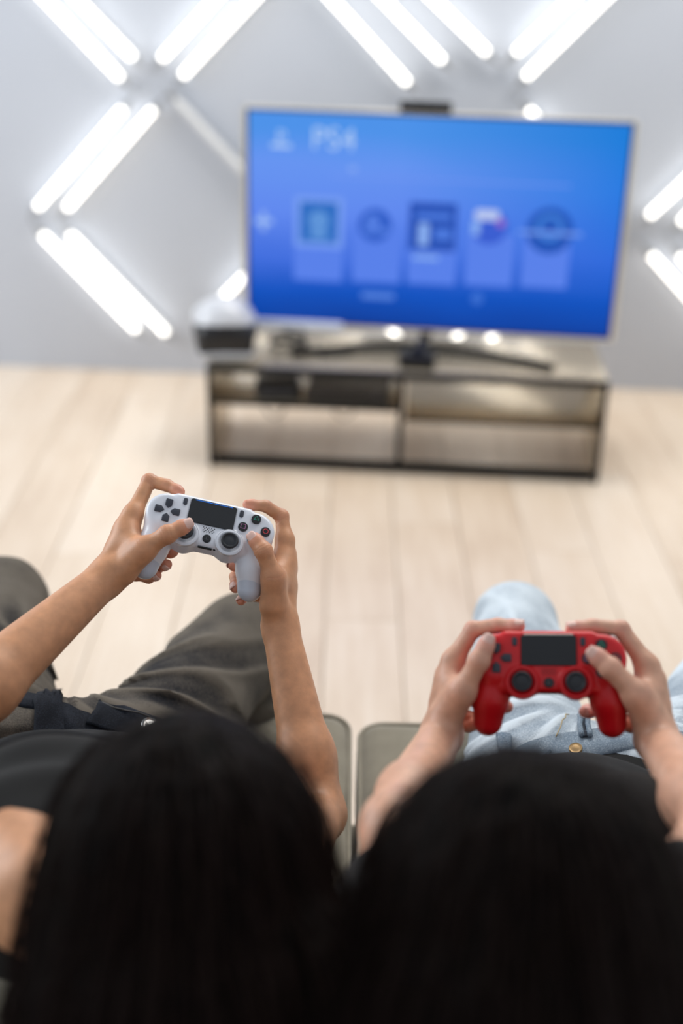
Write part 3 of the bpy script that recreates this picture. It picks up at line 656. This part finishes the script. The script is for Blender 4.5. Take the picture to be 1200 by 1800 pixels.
# ------------------------------------------------------------------ people
def hand(pad, T, W, wr, idx, mid, ring, pin, thumb, sc=1.0):
    """joints given as (x, y, depth in the controller's own frame); returns group + landmarks"""
    J = {n: [pad.L(*T(a, b), z) for a, b, z in j] for n, j in dict(i=idx, m=mid, r=ring, p=pin, t=thumb).items()}
    w = pad.L(*T(W[0], W[1]), W[2]); m = 0.001*sc
    items = []
    rad = dict(i=(11.2, 8.8, 7.9, 6.6), m=(10.5, 8.8, 7.9, 6.8), r=(10.2, 8.4, 7.5, 6.4), p=(9.5, 7.4, 6.6, 5.8))
    palm = [Cone(w, J['t'][0], 17*m, 17*m, k=0.012)]
    across = nrm(J['p'][0]-J['i'][0])
    for n, o in (('i', -8), ('m', -3), ('r', 3), ('p', 8)):
        palm.append(Cone(w+across*o*m, J[n][0], 15.5*m, rad[n][0]*1.06*m, k=0.010))
    palm.append(Cone(J['t'][1]*0.8+J['t'][0]*0.2, (J['i'][0]*0.75+w*0.25), 11*m, 10*m, k=0.02))
    palm.append(Cone(J['t'][1], (J['m'][0]*0.55+w*0.45), 10*m, 11*m, k=0.014))
    items.append(Group(palm, k=0.010))
    fing = []
    for n in 'imrp':
        a, b, c, d = J[n]; r = [x*m for x in rad[n]]
        fing.append(Group([Cone(a, b, r[0]*0.95, r[1], k=0.004), Cone(b, c, r[1]*0.98, r[2], k=0.003), Cone(c, d, r[2]*0.98, r[3], k=0.003),
                           Ell(b, (r[1]*1.05,)*3, k=0.004), Ell(c+(d-c)*0.75, (r[3]*1.12,)*3, k=0.003)], k=0.0025))
    fg = Group(fing, k=0.009); items.append(fg)
    a, b, c, d = J['t']
    items.append(Group([Cone(a, b, 16*m, 12.8*m, k=0.01), Cone(b, c, 12.2*m, 10.0*m, k=0.006), Cone(c, d, 9.8*m, 8.2*m, k=0.004), Ell(c, (10.6*m,)*3, k=0.006), Ell(c+(d-c)*0.72, (9.5*m,)*3, k=0.004)], k=0.010))
    cuts = []
    return Group(items, k=0.012), J, w
def nail(parent, org, tip, prev, nrml, r, L, wd, m, name='fingernail'):
    d = nrm(tip-prev); n = nrm(nrml-d*np.dot(nrml, d)); s = np.cross(d, n); vs, fs = [], []; NU, NV = 9, 9
    for j in range(NV):
        v = j/(NV-1); tap = 1.0 if 0.2 < v < 0.75 else (0.80 + 0.20*math.sin(math.pi/2*(v/0.2)) if v <= 0.2 else 1-0.45*((v-0.75)/0.25)**2)
        for i in range(NU):
            u = (i/(NU-1)*2-1)*tap; a = u*wd
            base = tip+d*(v-0.42)*L - n*(0.0012*(max(v-0.5, 0)*2)**2)
            vs.append(base+s*math.sin(a)*r+n*(math.cos(a)*r+0.0003-0.0022*(max(abs(u)-0.8, 0)*5)**2*0.3))
    k0 = len(vs); vs += [p-n*0.0012 for p in vs]
    for j in range(NV-1):
        for i in range(NU-1):
            q = j*NU+i; fs.append((q, q+1, q+NU+1, q+NU)); fs.append((q+k0, q+NU+k0, q+NU+1+k0, q+1+k0))
    rim = [i for i in range(NU)]+[j*NU+NU-1 for j in range(1, NV)]+[(NV-1)*NU+i for i in range(NU-2, -1, -1)]+[j*NU for j in range(NV-2, 0, -1)]
    for a, b in zip(rim, rim[1:]+rim[:1]): fs.append((b, a, a+k0, b+k0))
    return meshobj(name, [p-org for p in vs], fs, m, parent)
nailm = mat('nail', (238, 196, 182), 0.32, var=0.03)

def person(name, label, spec):
    org = spec['pelvis']*V(1, 1, 0); root = empty(name, (org[0], org[1], 0.0), label, 'person')
    Z1 = V(0, 0, 1.0); pel = spec['pelvis']; hd = spec['head']; shL, shR = spec['shL'], spec['shR']; nb = (shL+shR)/2+nrm(hd-pel)*0.0
    hd_d = spec['face']; up = nrm(spec['up']-hd_d*np.dot(spec['up'], hd_d)); side = np.cross(hd_d, up); RH = np.array([side, hd_d, up])
    across = nrm(shR-shL); spine = nrm(nb-pel); front = np.cross(across, spine); front = -front if front[2] < 0 else front
    che = pel*0.35+nb*0.65; bel = pel*0.72+nb*0.28
    hipw = 0.085
    torso = Group([
        Ell(pel, (0.135, 0.086, 0.10), np.array([across, front, spine]), k=0.04), Ell(bel, (0.112, 0.076, 0.12), np.array([across, front, spine]), k=0.05),
        Ell(che, (0.130, 0.085, 0.14), np.array([across, front, spine]), k=0.05),
        Cone(shL+across*0.03, shR-across*0.03, 0.048, 0.048, k=0.05), Cone(nb, hd-up*0.06-hd_d*0.02, 0.055, 0.048, k=0.03)]
        + [Ell(che+front*0.055+across*s*0.065+spine*0.01, (0.05, 0.045, 0.052), np.array([across, front, spine]), k=0.03) for s in (-1, 1)], k=0.03)
    head = Group([Ell(hd, (0.076, 0.094, 0.108), RH, k=0.02), Ell(hd+hd_d*0.028-up*0.055, (0.056, 0.058, 0.062), RH, k=0.03),
        Cone(hd+hd_d*0.088+up*0.012, hd+hd_d*0.108-up*0.022, 0.007, 0.012, k=0.012), Ell(hd+hd_d*0.088-up*0.052, (0.024, 0.012, 0.005), RH, k=0.006),
        Ell(hd+hd_d*0.087-up*0.064, (0.020, 0.012, 0.006), RH, k=0.006), Ell(hd+hd_d*0.075-up*0.093, (0.02, 0.018, 0.016), RH, k=0.015)]
        + [Ell(hd+side*s*0.077-up*0.01-hd_d*0.005, (0.009, 0.019, 0.031), RH, k=0.008) for s in (-1, 1)], k=0.03,
        cuts=[Ell(hd+hd_d*0.100+side*s*0.031+up*0.006, (0.015, 0.012, 0.0075), RH, k=0.01) for s in (-1, 1)])
    limbs = []
    for S, E, W, in ((shL, spec['elL'], spec['handL'][2]), (shR, spec['elR'], spec['handR'][2])):
        M = E+(W-E)*0.3
        fa = spec['fa'][0 if S is shL else 1]; limbs += [Group([Cone(S, E, 0.050, fa*0.9, k=0.03), Cone(E, M, fa, fa*0.98, k=0.015), Cone(M, W, fa*0.98, 0.0215, k=0.02)], k=0.02)]
    for H, K, A in (spec['legL'], spec['legR']):
        limbs.append(Group([Cone(H, K, 0.072, 0.05, k=0.03), Cone(K, A, 0.05, 0.034, k=0.02), Cone(A, A+V(0, 0.12, -0.035), 0.035, 0.026, k=0.02)], k=0.05))
    G = Group([torso, head]+limbs+[spec['handL'][0], spec['handR'][0]], k=0.02)
    fn = lambda P, c, r: G.d(P, c, r)
    boxes = []
    for hk, E in (('handL', spec['elL']), ('handR', spec['elR'])):
        J = spec[hk][1]; w_ = spec[hk][2]; allp = np.array([p for j in J.values() for p in j]+[w_, E]); boxes.append((allp.min(0)-0.026, allp.max(0)+0.026))
    inb = lambda P, e=0.0: np.any([np.all((P > lo+e) & (P < hi-e), 1) for lo, hi in boxes], 0)
    vs, qs, n0 = [], [], 0
    def addm(v, q):
        nonlocal n0
        vs.append(v); qs.append(q+n0); n0 += len(v)
    for lo, hi in boxes: addm(*surface(fn, lo, hi, spec['res'], keep=lambda P, lo=lo, hi=hi: np.all((P > lo) & (P < hi), 1)))
    allE = np.array([G.lo, G.hi]); addm(*surface(fn, allE[0]-0.01, allE[1]+0.01, 0.0052, keep=lambda P: ~inb(P, 0.006)))
    v = np.concatenate(vs); q = np.concatenate(qs)
    fl = np.zeros(len(v)); cre = np.zeros(len(v))
    for hk in ('handL', 'handR'):
        for n_, j in spec[hk][1].items():
            js = ((2, 0.0032, 4), (1, 0.004, 2)) if n_ == 't' else ((1, 0.0028, 4), (2, 0.0022, 3))
            for jn, sp_, cn in js:
                ax_ = nrm(j[jn+1]-j[jn-1]); rel = v-j[jn]; near = np.linalg.norm(rel, axis=1) < 0.0155; t_ = rel@ax_+0.0009*np.sin(np.cross(rel, ax_)@V(1, 1, 1)*500)
                for q_i in range(cn): cre = np.maximum(cre, near*np.exp(-((t_-(q_i-(cn-1)/2)*sp_)/0.00075)**2))
    for hk in ('handL', 'handR'):
        for n, j in spec[hk][1].items():
            fl = np.maximum(fl, np.exp(-((np.linalg.norm(v-j[3], axis=1)/0.013)**2))*0.75)
            fl = np.maximum(fl, np.exp(-((np.linalg.norm(v-j[1], axis=1)/0.012)**2))*0.28)
            fl = np.maximum(fl, np.exp(-((np.linalg.norm(v-j[2], axis=1)/0.011)**2))*0.22)
    bm_n = np.zeros_like(v); fn_ = np.cross(v[q[:, 2]]-v[q[:, 0]], v[q[:, 3]]-v[q[:, 1]])
    for c_ in range(4): np.add.at(bm_n, q[:, c_], fn_)
    bm_n /= np.maximum(np.linalg.norm(bm_n, axis=1), 1e-12)[:, None]
    v = v-bm_n*(cre*0.00028)[:, None]; fl = np.clip(fl+cre*0.12, 0, 1)
    body = npmesh('body', v, q, spec['skin'], root, {'flush': fl}, org)
    for s in (-1, 1):
        e = MB().lathe([(0.0115*math.sin(a), 0.0115*math.cos(a)) for a in np.linspace(0.02, math.pi-0.02, 12)], n=16).build('eye', mat('eye_white', (235, 232, 226), 0.15), root, smooth=True)
        e.location = tuple(hd+hd_d*0.079+side*s*0.031+up*0.006-org)
        q_ = Vector(tuple(hd_d)).to_track_quat('Z', 'Y').to_matrix(); MB().lathe([(0.0062, 0.0097), (0.0058, 0.0101), (0.0028, 0.0116), (0, 0.0119)], R=q_, n=16).build('iris', mat('iris_brown', (52, 32, 22), 0.1), e)
    # jeans
    lg = []
    for (H, K, A), th in ((spec['legL'], spec['th']), (spec['legR'], spec['th'])):
        lg.append(Group([Cone(H, K, th[0], th[1], k=0.03), Cone(K, A+V(0, 0, 0.05), th[1]*0.98, th[2], k=0.02)], k=spec.get('kleg', 0.045)))
    JG = Group([Ell(pel, (0.158, 0.103, 0.112), np.array([across, front, spine]), k=0.05)]+lg)
    waist = pel+spine*spec['waist']; crotch = spec['crotch']; ax1 = spec['fold_axis']
    nrmf = nrm(spec['fold_n']); f1 = nrm(np.cross(nrmf, V(0, 1, 0.0))); f2 = np.cross(nrmf, f1)
    def fold(P):
        q_ = P-crotch; a = np.arctan2(q_@f2, q_@f1); r = np.sqrt((q_@f1)**2+(q_@f2)**2)
        n_ = vnoise(P*9, 5); nn = vnoise(P*V(22, 22, 22), 8)
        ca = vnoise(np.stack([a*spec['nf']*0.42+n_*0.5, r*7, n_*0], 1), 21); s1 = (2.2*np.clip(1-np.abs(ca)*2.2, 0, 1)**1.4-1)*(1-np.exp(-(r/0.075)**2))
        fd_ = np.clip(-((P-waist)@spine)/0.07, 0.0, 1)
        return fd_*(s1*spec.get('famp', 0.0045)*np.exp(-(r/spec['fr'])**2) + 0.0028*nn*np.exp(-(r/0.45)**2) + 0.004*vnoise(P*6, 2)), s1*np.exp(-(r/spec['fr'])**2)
    def jf(P, c, r):
        d = JG.d(P, c, r)
        if len(P) > 1: d = d-fold(P)[0]
        cutd = (P-waist)@spine
        lgc = np.maximum.reduce([-(P[:, 2]-0.10), cutd])
        return np.maximum(d, lgc)
    v, q = surface(jf, JG.lo-0.02, JG.hi+0.02, 0.0048, slack=0.03)
    fo = fold(v)
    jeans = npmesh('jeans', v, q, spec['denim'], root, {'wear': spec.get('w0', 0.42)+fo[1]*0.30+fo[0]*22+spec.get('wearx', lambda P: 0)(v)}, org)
    # waistband strip following the cut
    def ring(off, inflate, n=64):
        pts = []
        for k in range(n):
            a = 2*math.pi*k/n; dr = across*math.cos(a)+front*math.sin(a); lo_, hi_ = 0.02, 0.30; c0 = waist+spine*off
            for _ in range(18):
                m_ = (lo_+hi_)/2
                if JG.d((c0+dr*m_)[None])[0]-fold((c0+dr*m_)[None])[0][0] < 0: lo_ = m_
                else: hi_ = m_
            pts.append(c0+dr*(lo_+inflate))
        return pts
    A, B = ring(-0.034, 0.0065), ring(0.004, 0.0065); A2, B2 = ring(-0.034, -0.004), ring(0.004, -0.004); n = 64
    vs_ = A+B+B2+A2; fs = []
    for r_ in range(4):
        for k in range(n): fs.append((r_*n+k, r_*n+(k+1) % n, ((r_+1) % 4)*n+(k+1) % n, ((r_+1) % 4)*n+k))
    band = meshobj('waistband', [p-org for p in vs_], fs, spec['denim_dark'], jeans)
    for k in spec['loops']:
        c = (A[k]+B[k])/2; dn = nrm(across*math.cos(2*math.pi*k/n)+front*math.sin(2*math.pi*k/n)); tg = np.cross(spine, dn)
        R = Matrix((tuple(tg), tuple(spine), tuple(dn))).transposed()
        MB().box(c+dn*0.003-org, (0.012, 0.05, 0.004), R=R, bev=0.001).build('belt_loop', spec['denim'], jeans)
    # top
    tg_ = [Ell(che, (0.137, 0.092, 0.148), np.array([across, front, spine]), k=0.05), Ell(bel+spine*0.01, (0.121, 0.084, 0.13), np.array([across, front, spine]), k=0.05), Ell(pel, (0.143, 0.093, 0.106), np.array([across, front, spine]), k=0.05)] + \
          [Ell(che+front*0.058+across*s*0.065+spine*0.01, (0.055, 0.05, 0.057), np.array([across, front, spine]), k=0.03) for s in (-1, 1)]
    if spec['sleeve']:
        for S, E in ((shL, spec['elL']), (shR, spec['elR'])): tg_.append(Cone(S, S+(E-S)*0.45, 0.056, 0.05, k=0.03))
        tg_.append(Cone(shL, shR, 0.054, 0.054, k=0.04))
    else:
        for s in (-1, 1):
            st0 = che+across*s*0.085+spine*0.06; tg_.append(Cone(st0+front*0.06, nb+across*s*0.065+spine*0.03+front*0.02, 0.024, 0.024, k=0.012)); tg_.append(Cone(nb+across*s*0.065+spine*0.03+front*0.02, st0-front*0.07, 0.024, 0.024, k=0.012))
    TG = Group(tg_)
    def tf(P, c, r):
        d = TG.d(P, c, r)
        d = d-0.005*np.clip(1-((P-che)@spine)/0.06, 0, 1)
        if len(P) > 1: d = d-0.003*vnoise(P*V(14, 14, 14), 4)-0.002*np.sin((P@spine)*70+vnoise(P*8, 6)*3)
        return np.maximum(d, -((P-waist)@spine-spec['hem']))
    v, q = surface(tf, TG.lo-0.02, TG.hi+0.02, 0.005, slack=0.03); npmesh('top', v, q, spec['top'], root, None, org)
    # shoes
    for (H, K, A_) in (spec['legL'], spec['legR']):
        sg = Group([Cone(A_+V(0, -0.04, -0.03), A_+V(0, 0.15, -0.045), 0.042, 0.036, k=0.02), Cone(A_+V(0, 0, 0.0), A_+V(0, 0, 0.03), 0.046, 0.042, k=0.03)])
        z0 = 0.0
        v, q = surface(lambda P, c, r: np.maximum(sg.d(P, c, r), z0+0.001-P[:, 2]), sg.lo-0.02, sg.hi+0.02, 0.007, slack=0.02); npmesh('shoe', v, q, mat('shoe_white', (215, 215, 212), 0.6), root, None, org)
    # hair
    hairs = [Ell(hd-hd_d*0.012+up*0.012, spec['cap'], RH, k=0.03)]+[Cone(a, b, ra, rb, k=0.04) for a, b, ra, rb in spec['locks']]
    HG = Group(hairs, cuts=[Ell(hd+hd_d*0.105-up*0.035, (0.062, 0.055, 0.085), RH, k=0.01)])
    flow = spec['flow']; fx = nrm(np.cross(flow, V(0, 1, 0.3))); fy = np.cross(flow, fx)
    def hf(P, c, r):
        d = HG.d(P, c, r)
        if len(P) > 1:
            Q = np.stack([P@fx*150, P@fy*150, P@flow*9], 1); d = d-0.0022*vnoise(Q, 11)-0.0035*vnoise(Q*0.3, 12)
        return d
    v, q = surface(hf, HG.lo-0.02, HG.hi+0.02, 0.0036, slack=0.02)
    ho = npmesh('hair', v, q, spec['hairm'], root, None, org)
    # loose strands lying on the hair
    rng = np.random.default_rng(5); idx = rng.choice(len(v), 1500); step = 0.012; offs = rng.uniform(0.0015, 0.011, 1500); P0 = v[idx].copy(); paths = [P0]
    for k in range(9):
        P0 = P0+flow*step+rng.normal(size=P0.shape)*0.0012; d0 = HG.d(P0); e = 1e-3
        gr = np.stack([HG.d(P0+np.eye(3)[a]*e)-d0 for a in range(3)], 1)/e; gr /= np.maximum(np.linalg.norm(gr, axis=1), 1e-6)[:, None]
        P0 = P0-gr*(d0-offs)[:, None]*0.8; paths.append(P0)
    paths = np.array(paths); mb_v, mb_f = [], []
    for s in range(len(idx)):
        pr = paths[:, s]; k0 = len(mb_v); wv = 0.0005
        for i, p in enumerate(pr):
            for a in range(3): mb_v.append(p+fx*wv*math.cos(a*2.09)+fy*wv*math.sin(a*2.09)-org)
        for i in range(len(pr)-1):
            for a in range(3): mb_f.append((k0+i*3+a, k0+i*3+(a+1) % 3, k0+i*3+3+(a+1) % 3, k0+i*3+3+a))
    tag(meshobj('hair_strands', mb_v, mb_f, mat('hair_brown', (34, 20, 16), 0.5, spec=0.15), ho), kind='stuff')
    # nails
    for hk, n, nv in spec['nails']:
        j = spec[hk][1][n]; rr = {'t': 0.0088, 'i': 0.0071, 'm': 0.0073, 'r': 0.0069, 'p': 0.0062}[n]
        nail(root, org, j[3], j[2], nv, rr, 0.0135 if n == 't' else 0.0105, 0.80 if n == 't' else 0.78, nailm)
    return root, jeans, dict(front=front, across=across, spine=spine, org=org, JG=JG, fold=fold)

T1 = lambda a, b: (150+a/2.857, 800+b/2.857)
T2 = lambda a, b: (680+a/2.308, 1000+b/2.308)
hLW = hand(padW, T1, (110, 610, -34), 0, [(238, 298, -28), (320, 130, -30), (410, 152, -22), (474, 184, -15)],
           [(215, 360, -42), (290, 430, -70), (390, 492, -62), (440, 486, -42)], [(210, 430, -52), (270, 540, -76), (362, 565, -66), (410, 549, -46)],
           [(205, 495, -56), (250, 600, -76), (318, 618, -70), (360, 604, -54)], [(190, 575, -24), (300, 468, 0), (412, 398, 18), (508, 352, 21)], 0.97)
hRW = hand(padW, T1, (978, 860, -48), 0, [(1002, 430, -36), (985, 308, -32), (905, 256, -20), (815, 248, -14)],
           [(1010, 500, -50), (940, 560, -78), (805, 560, -68), (742, 556, -46)], [(1012, 580, -56), (920, 640, -80), (752, 610, -70), (752, 668, -50)],
           [(1008, 660, -58), (900, 715, -78), (800, 705, -70), (780, 732, -56)], [(948, 755, -28), (943, 608, -4), (893, 480, 13), (848, 420, 12)], 0.95)
hLR = hand(padR, T2, (222, 670, -44), 0, [(268, 372, -35), (348, 246, -30), (450, 228, -22), (536, 232, -15)],
           [(245, 430, -48), (300, 520, -78), (440, 545, -70), (487, 560, -48)], [(238, 490, -52), (285, 585, -76), (350, 610, -70), (392, 608, -56)],
           [(232, 550, -54), (275, 625, -74), (330, 640, -68), (365, 628, -58)], [(240, 600, -24), (308, 490, -3), (374, 372, 10), (408, 295, 10)], 0.97)
hRR = hand(padR, T2, (1092, 690, -44), 0, [(1055, 392, -35), (948, 244, -32), (832, 232, -22), (748, 240, -15)],
           [(1080, 450, -48), (1000, 540, -80), (850, 570, -72), (803, 580, -50)], [(1090, 510, -54), (1020, 610, -78), (930, 630, -70), (885, 612, -56)],
           [(1095, 570, -56), (1040, 650, -74), (985, 640, -68), (945, 625, -58)], [(1062, 615, -24), (1008, 505, 0), (905, 402, 13), (840, 345, 13)], 0.97)

toV = lambda p: nrm(CAM-p)
# ---- the person on the left
skinL = mat_skin('skin_tan', (214, 154, 113), (228, 148, 128)); skinR = mat_skin('skin_light', (224, 172, 144), (236, 156, 146))
pel = V(-0.36, 1.27, 0.57)
elR = reach(hRW[2], 560, 1432, 0.228); elL = reach(hLW[2], -135, 1300, 0.285)
hd = at(330, 1535, 0.93)
specL = dict(pelvis=pel, head=hd, shL=at(72, 1575, 1.06), shR=at(430, 1640, 1.02), face=nrm(V(-0.05, 0.93, -0.25)), up=V(0.0, 0.25, 0.95),
    handL=hLW, handR=hRW, elL=elL, elR=elR,
    legL=(pel+V(-0.085, 0.03, 0), at_h(2, 1062, 0.57), at_h(2, 1062, 0.57)*V(1, 1, 0)+V(0.0, 0.02, 0.075)),
    legR=(pel+V(0.085, 0.03, 0), at_h(424, 1132, 0.56), at_h(424, 1132, 0.56)*V(1, 1, 0)+V(-0.01, 0.03, 0.075)),
    res=0.0011, w0=0.37, fa=(0.038, 0.031), th=(0.096, 0.073, 0.066), skin=skinL, denim=mat_denim('charcoal_denim', (26, 27, 32), (104, 97, 88)), denim_dark=mat_denim('navy_denim', (16, 20, 28), (52, 58, 70)),
    waist=0.075, hem=0.02, crotch=V(-0.36, 1.42, 0.62), fold_axis=None, fold_n=V(0, -0.5, 0.8), nf=13, fr=0.27, famp=0.0065, loops=(10, 24, 40, 56), sleeve=False,
    top=mat('black_knit', (9, 9, 10), 0.9, nscale=500, bump=0.3), hairm=mat_hair(), cap=(0.102, 0.112, 0.112), flow=nrm(V(0.05, -0.5, -0.85)),
    locks=[(hd+V(0.0, -0.06, -0.02), at(330, 1800, 0.86), 0.09, 0.10), (hd+V(-0.05, -0.04, -0.03), at(200, 1800, 0.86), 0.05, 0.07), (hd+V(0.06, -0.04, -0.03), at(520, 1750, 0.86), 0.05, 0.06)],
    nails=[('handL', 't', toV(hLW[2])+padW.Y*0.2), ('handR', 't', toV(hRW[2])+padW.X*-0.35), ('handL', 'r', toV(hLW[2])-padW.Y*0.6+padW.X*0.4), ('handL', 'p', toV(hLW[2])-padW.Y*0.6+padW.X*0.4),
           ('handR', 'r', toV(hRW[2])-padW.X*0.7), ('handR', 'p', toV(hRW[2])-padW.X*0.5), ('handR', 'm', toV(hRW[2])-padW.X*1.0)])
rootL, jeansL, fL = person('person', 'person in black tank top and dark grey jeans holding the white controller', specL)
# ---- the person on the right
pel2 = V(0.345, 1.27, 0.57); hd2 = at(915, 1620, 0.86)
elL2 = reach(hLR[2], 690, 1450, 0.225); elR2 = reach(hRR[2], 1268, 1450, 0.225)
specR = dict(pelvis=pel2, head=hd2, shL=at(700, 1700, 0.98), shR=at(1150, 1700, 0.98), face=nrm(V(0.0, 0.93, -0.25)), up=V(0.0, 0.25, 0.95),
    handL=hLR, handR=hRR, elL=elL2, elR=elR2,
    legL=(pel2+V(-0.085, 0.03, 0), at_h(905, 1095, 0.56), at_h(905, 1095, 0.56)*V(1, 1, 0)+V(0, 0.03, 0.075)),
    legR=(pel2+V(0.085, 0.03, 0), at_h(1280, 1180, 0.56), at_h(1280, 1180, 0.56)*V(1, 1, 0)+V(0.0, 0.02, 0.075)),
    fa=(0.028, 0.031), res=0.0015, th=(0.092, 0.064, 0.056), skin=skinR, denim=mat_denim('light_denim', (98, 114, 130), (206, 216, 224)), denim_dark=mat_denim('pale_denim_band', (110, 124, 138), (200, 210, 218)),
    waist=0.075, hem=-0.01, crotch=V(0.345, 1.42, 0.60), fold_axis=None, fold_n=V(0, -0.5, 0.8), nf=15, fr=0.22, loops=(9, 23, 40, 56), sleeve=True,
    top=mat('black_jersey', (8, 7, 8), 0.9, nscale=500, bump=0.3), hairm=MATS.get('h') or bpy.data.materials['black_hair'], cap=(0.108, 0.114, 0.112), flow=nrm(V(0.0, -0.5, -0.85)),
    locks=[(hd2+V(0.0, -0.06, -0.02), at(915, 1850, 0.80), 0.09, 0.10), (hd2+V(-0.06, -0.03, -0.04), at(700, 1850, 0.84), 0.055, 0.07), (hd2+V(0.06, -0.03, -0.04), at(1140, 1850, 0.82), 0.055, 0.07)],
    nails=[('handL', 't', toV(hLR[2])), ('handR', 't', toV(hRR[2])-padR.X*0.3+padR.Y*0.2), ('handL', 'm', toV(hLR[2])), ('handR', 'm', toV(hRR[2])), ('handL', 'i', toV(hLR[2])+padR.Y*1.2), ('handR', 'i', toV(hRR[2])+padR.Y*1.2)])
rootR, jeansR, fR = person('person', 'person in light blue jeans holding the red controller', specR)

# ------------------------------------------------------------------ denim details laid on the cloth surface
def march(info, px, py, off=0.004):
    d = ray(px, py); d = d/np.linalg.norm(d); t = 1.0
    f_ = lambda P: info['JG'].d(P)-info['fold'](P)[0]
    best = (9, t)
    for _ in range(70):
        v_ = f_((CAM+d*t)[None])[0]; best = min(best, (abs(v_), t)); t += v_*0.8
        if abs(v_) < 2e-4: break
    t = best[1]
    p = CAM+d*t; e = 2e-3; g = np.array([f_((p+np.eye(3)[a]*e)[None])[0]-f_((p-np.eye(3)[a]*e)[None])[0] for a in range(3)]); g = nrm(g)
    return p+g*off, g
def patch(info, jeans, corners, m, name, n=12, off=0.0055):
    c = [np.array(q, float) for q in corners]; vs, fs = [], []; gs = []
    for j in range(n):
        for i in range(n):
            u, v = i/(n-1), j/(n-1); q = c[0]*(1-u)*(1-v)+c[1]*u*(1-v)+c[2]*u*v+c[3]*(1-u)*v
            p, g = march(info, *q, off); vs.append(p-info['org']); gs.append(g)
    k0 = len(vs); vs += [p-g*0.004 for p, g in zip(vs, gs)]
    for j in range(n-1):
        for i in range(n-1):
            q = j*n+i; fs.append((q, q+n, q+n+1, q+1)); fs.append((q+k0, q+1+k0, q+n+1+k0, q+n+k0))
    rim = [i for i in range(n)]+[j*n+n-1 for j in range(1, n)]+[(n-1)*n+i for i in range(n-2, -1, -1)]+[j*n for j in range(n-2, 0, -1)]
    for a, b in zip(rim, rim[1:]+rim[:1]): fs.append((a, b, b+k0, a+k0))
    return meshobj(name, vs, fs, m, jeans)
def seam(info, jeans, pts, m, name='seam', r=0.0012, off=0.006):
    P = []
    for a, b in zip(pts, pts[1:]):
        for t in np.linspace(0, 1, 6)[:-1]: P.append(tuple(march(info, a[0]*(1-t)+b[0]*t, a[1]*(1-t)+b[1]*t, off)[0]-info['org']))
    return MB().tube(P, r, n=6).build(name, m, jeans, smooth=True)
def stud(info, jeans, px, py, r, m, name):
    p, g = march(info, px, py, 0.006); Rq = Vector(tuple(g)).to_track_quat('Z', 'Y').to_matrix()
    return MB().lathe([(r, 0), (r*1.0, r*0.2), (r*0.9, r*0.35), (r*0.75, r*0.28), (r*0.5, r*0.32), (0, r*0.36)], c=tuple(p-info['org']), R=Rq).build(name, m, jeans)
navy = specL['denim_dark']; met = mat('snap_metal', (205, 205, 205), 0.2, metal=0.9)
patch(fL, jeansL, [(178, 1232), (284, 1270), (272, 1316), (150, 1274)], navy, 'pocket_flap')
stud(fL, jeansL, 260, 1283, 0.0125, met, 'snap_button')
patch(fL, jeansL, [(62, 1222), (104, 1212), (112, 1292), (58, 1292)], navy, 'fly_flap')
mat('thread_grey', (74, 72, 70), 0.8)
seam(fL, jeansL, [(184, 1238), (280, 1274)], MATS['thread_grey'])
thr = mat('thread_tan', (176, 156, 116), 0.8)
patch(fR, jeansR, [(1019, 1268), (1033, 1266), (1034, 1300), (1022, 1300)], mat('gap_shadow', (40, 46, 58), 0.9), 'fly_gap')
seam(fR, jeansR, [(1020, 1255), (1017, 1280), (1024, 1305)], specR['denim'], 'fly_edge', 0.0035); seam(fR, jeansR, [(1034, 1255), (1036, 1280), (1038, 1305)], specR['denim'], 'fly_edge', 0.0035)
seam(fR, jeansR, [(992, 1256), (985, 1285), (975, 1305)], thr, r=0.0008)
stud(fR, jeansR, 1012, 1322, 0.0085, mat('brass', (168, 138, 96), 0.4, metal=0.6), 'button')
patch(fR, jeansR, [(874, 1290), (900, 1296), (902, 1330), (880, 1326)], specR['denim'], 'belt_loop', 6, 0.006)
patch(fR, jeansR, [(1138, 1355), (1160, 1366), (1150, 1392), (1126, 1382)], specR['denim'], 'belt_loop', 6, 0.006)
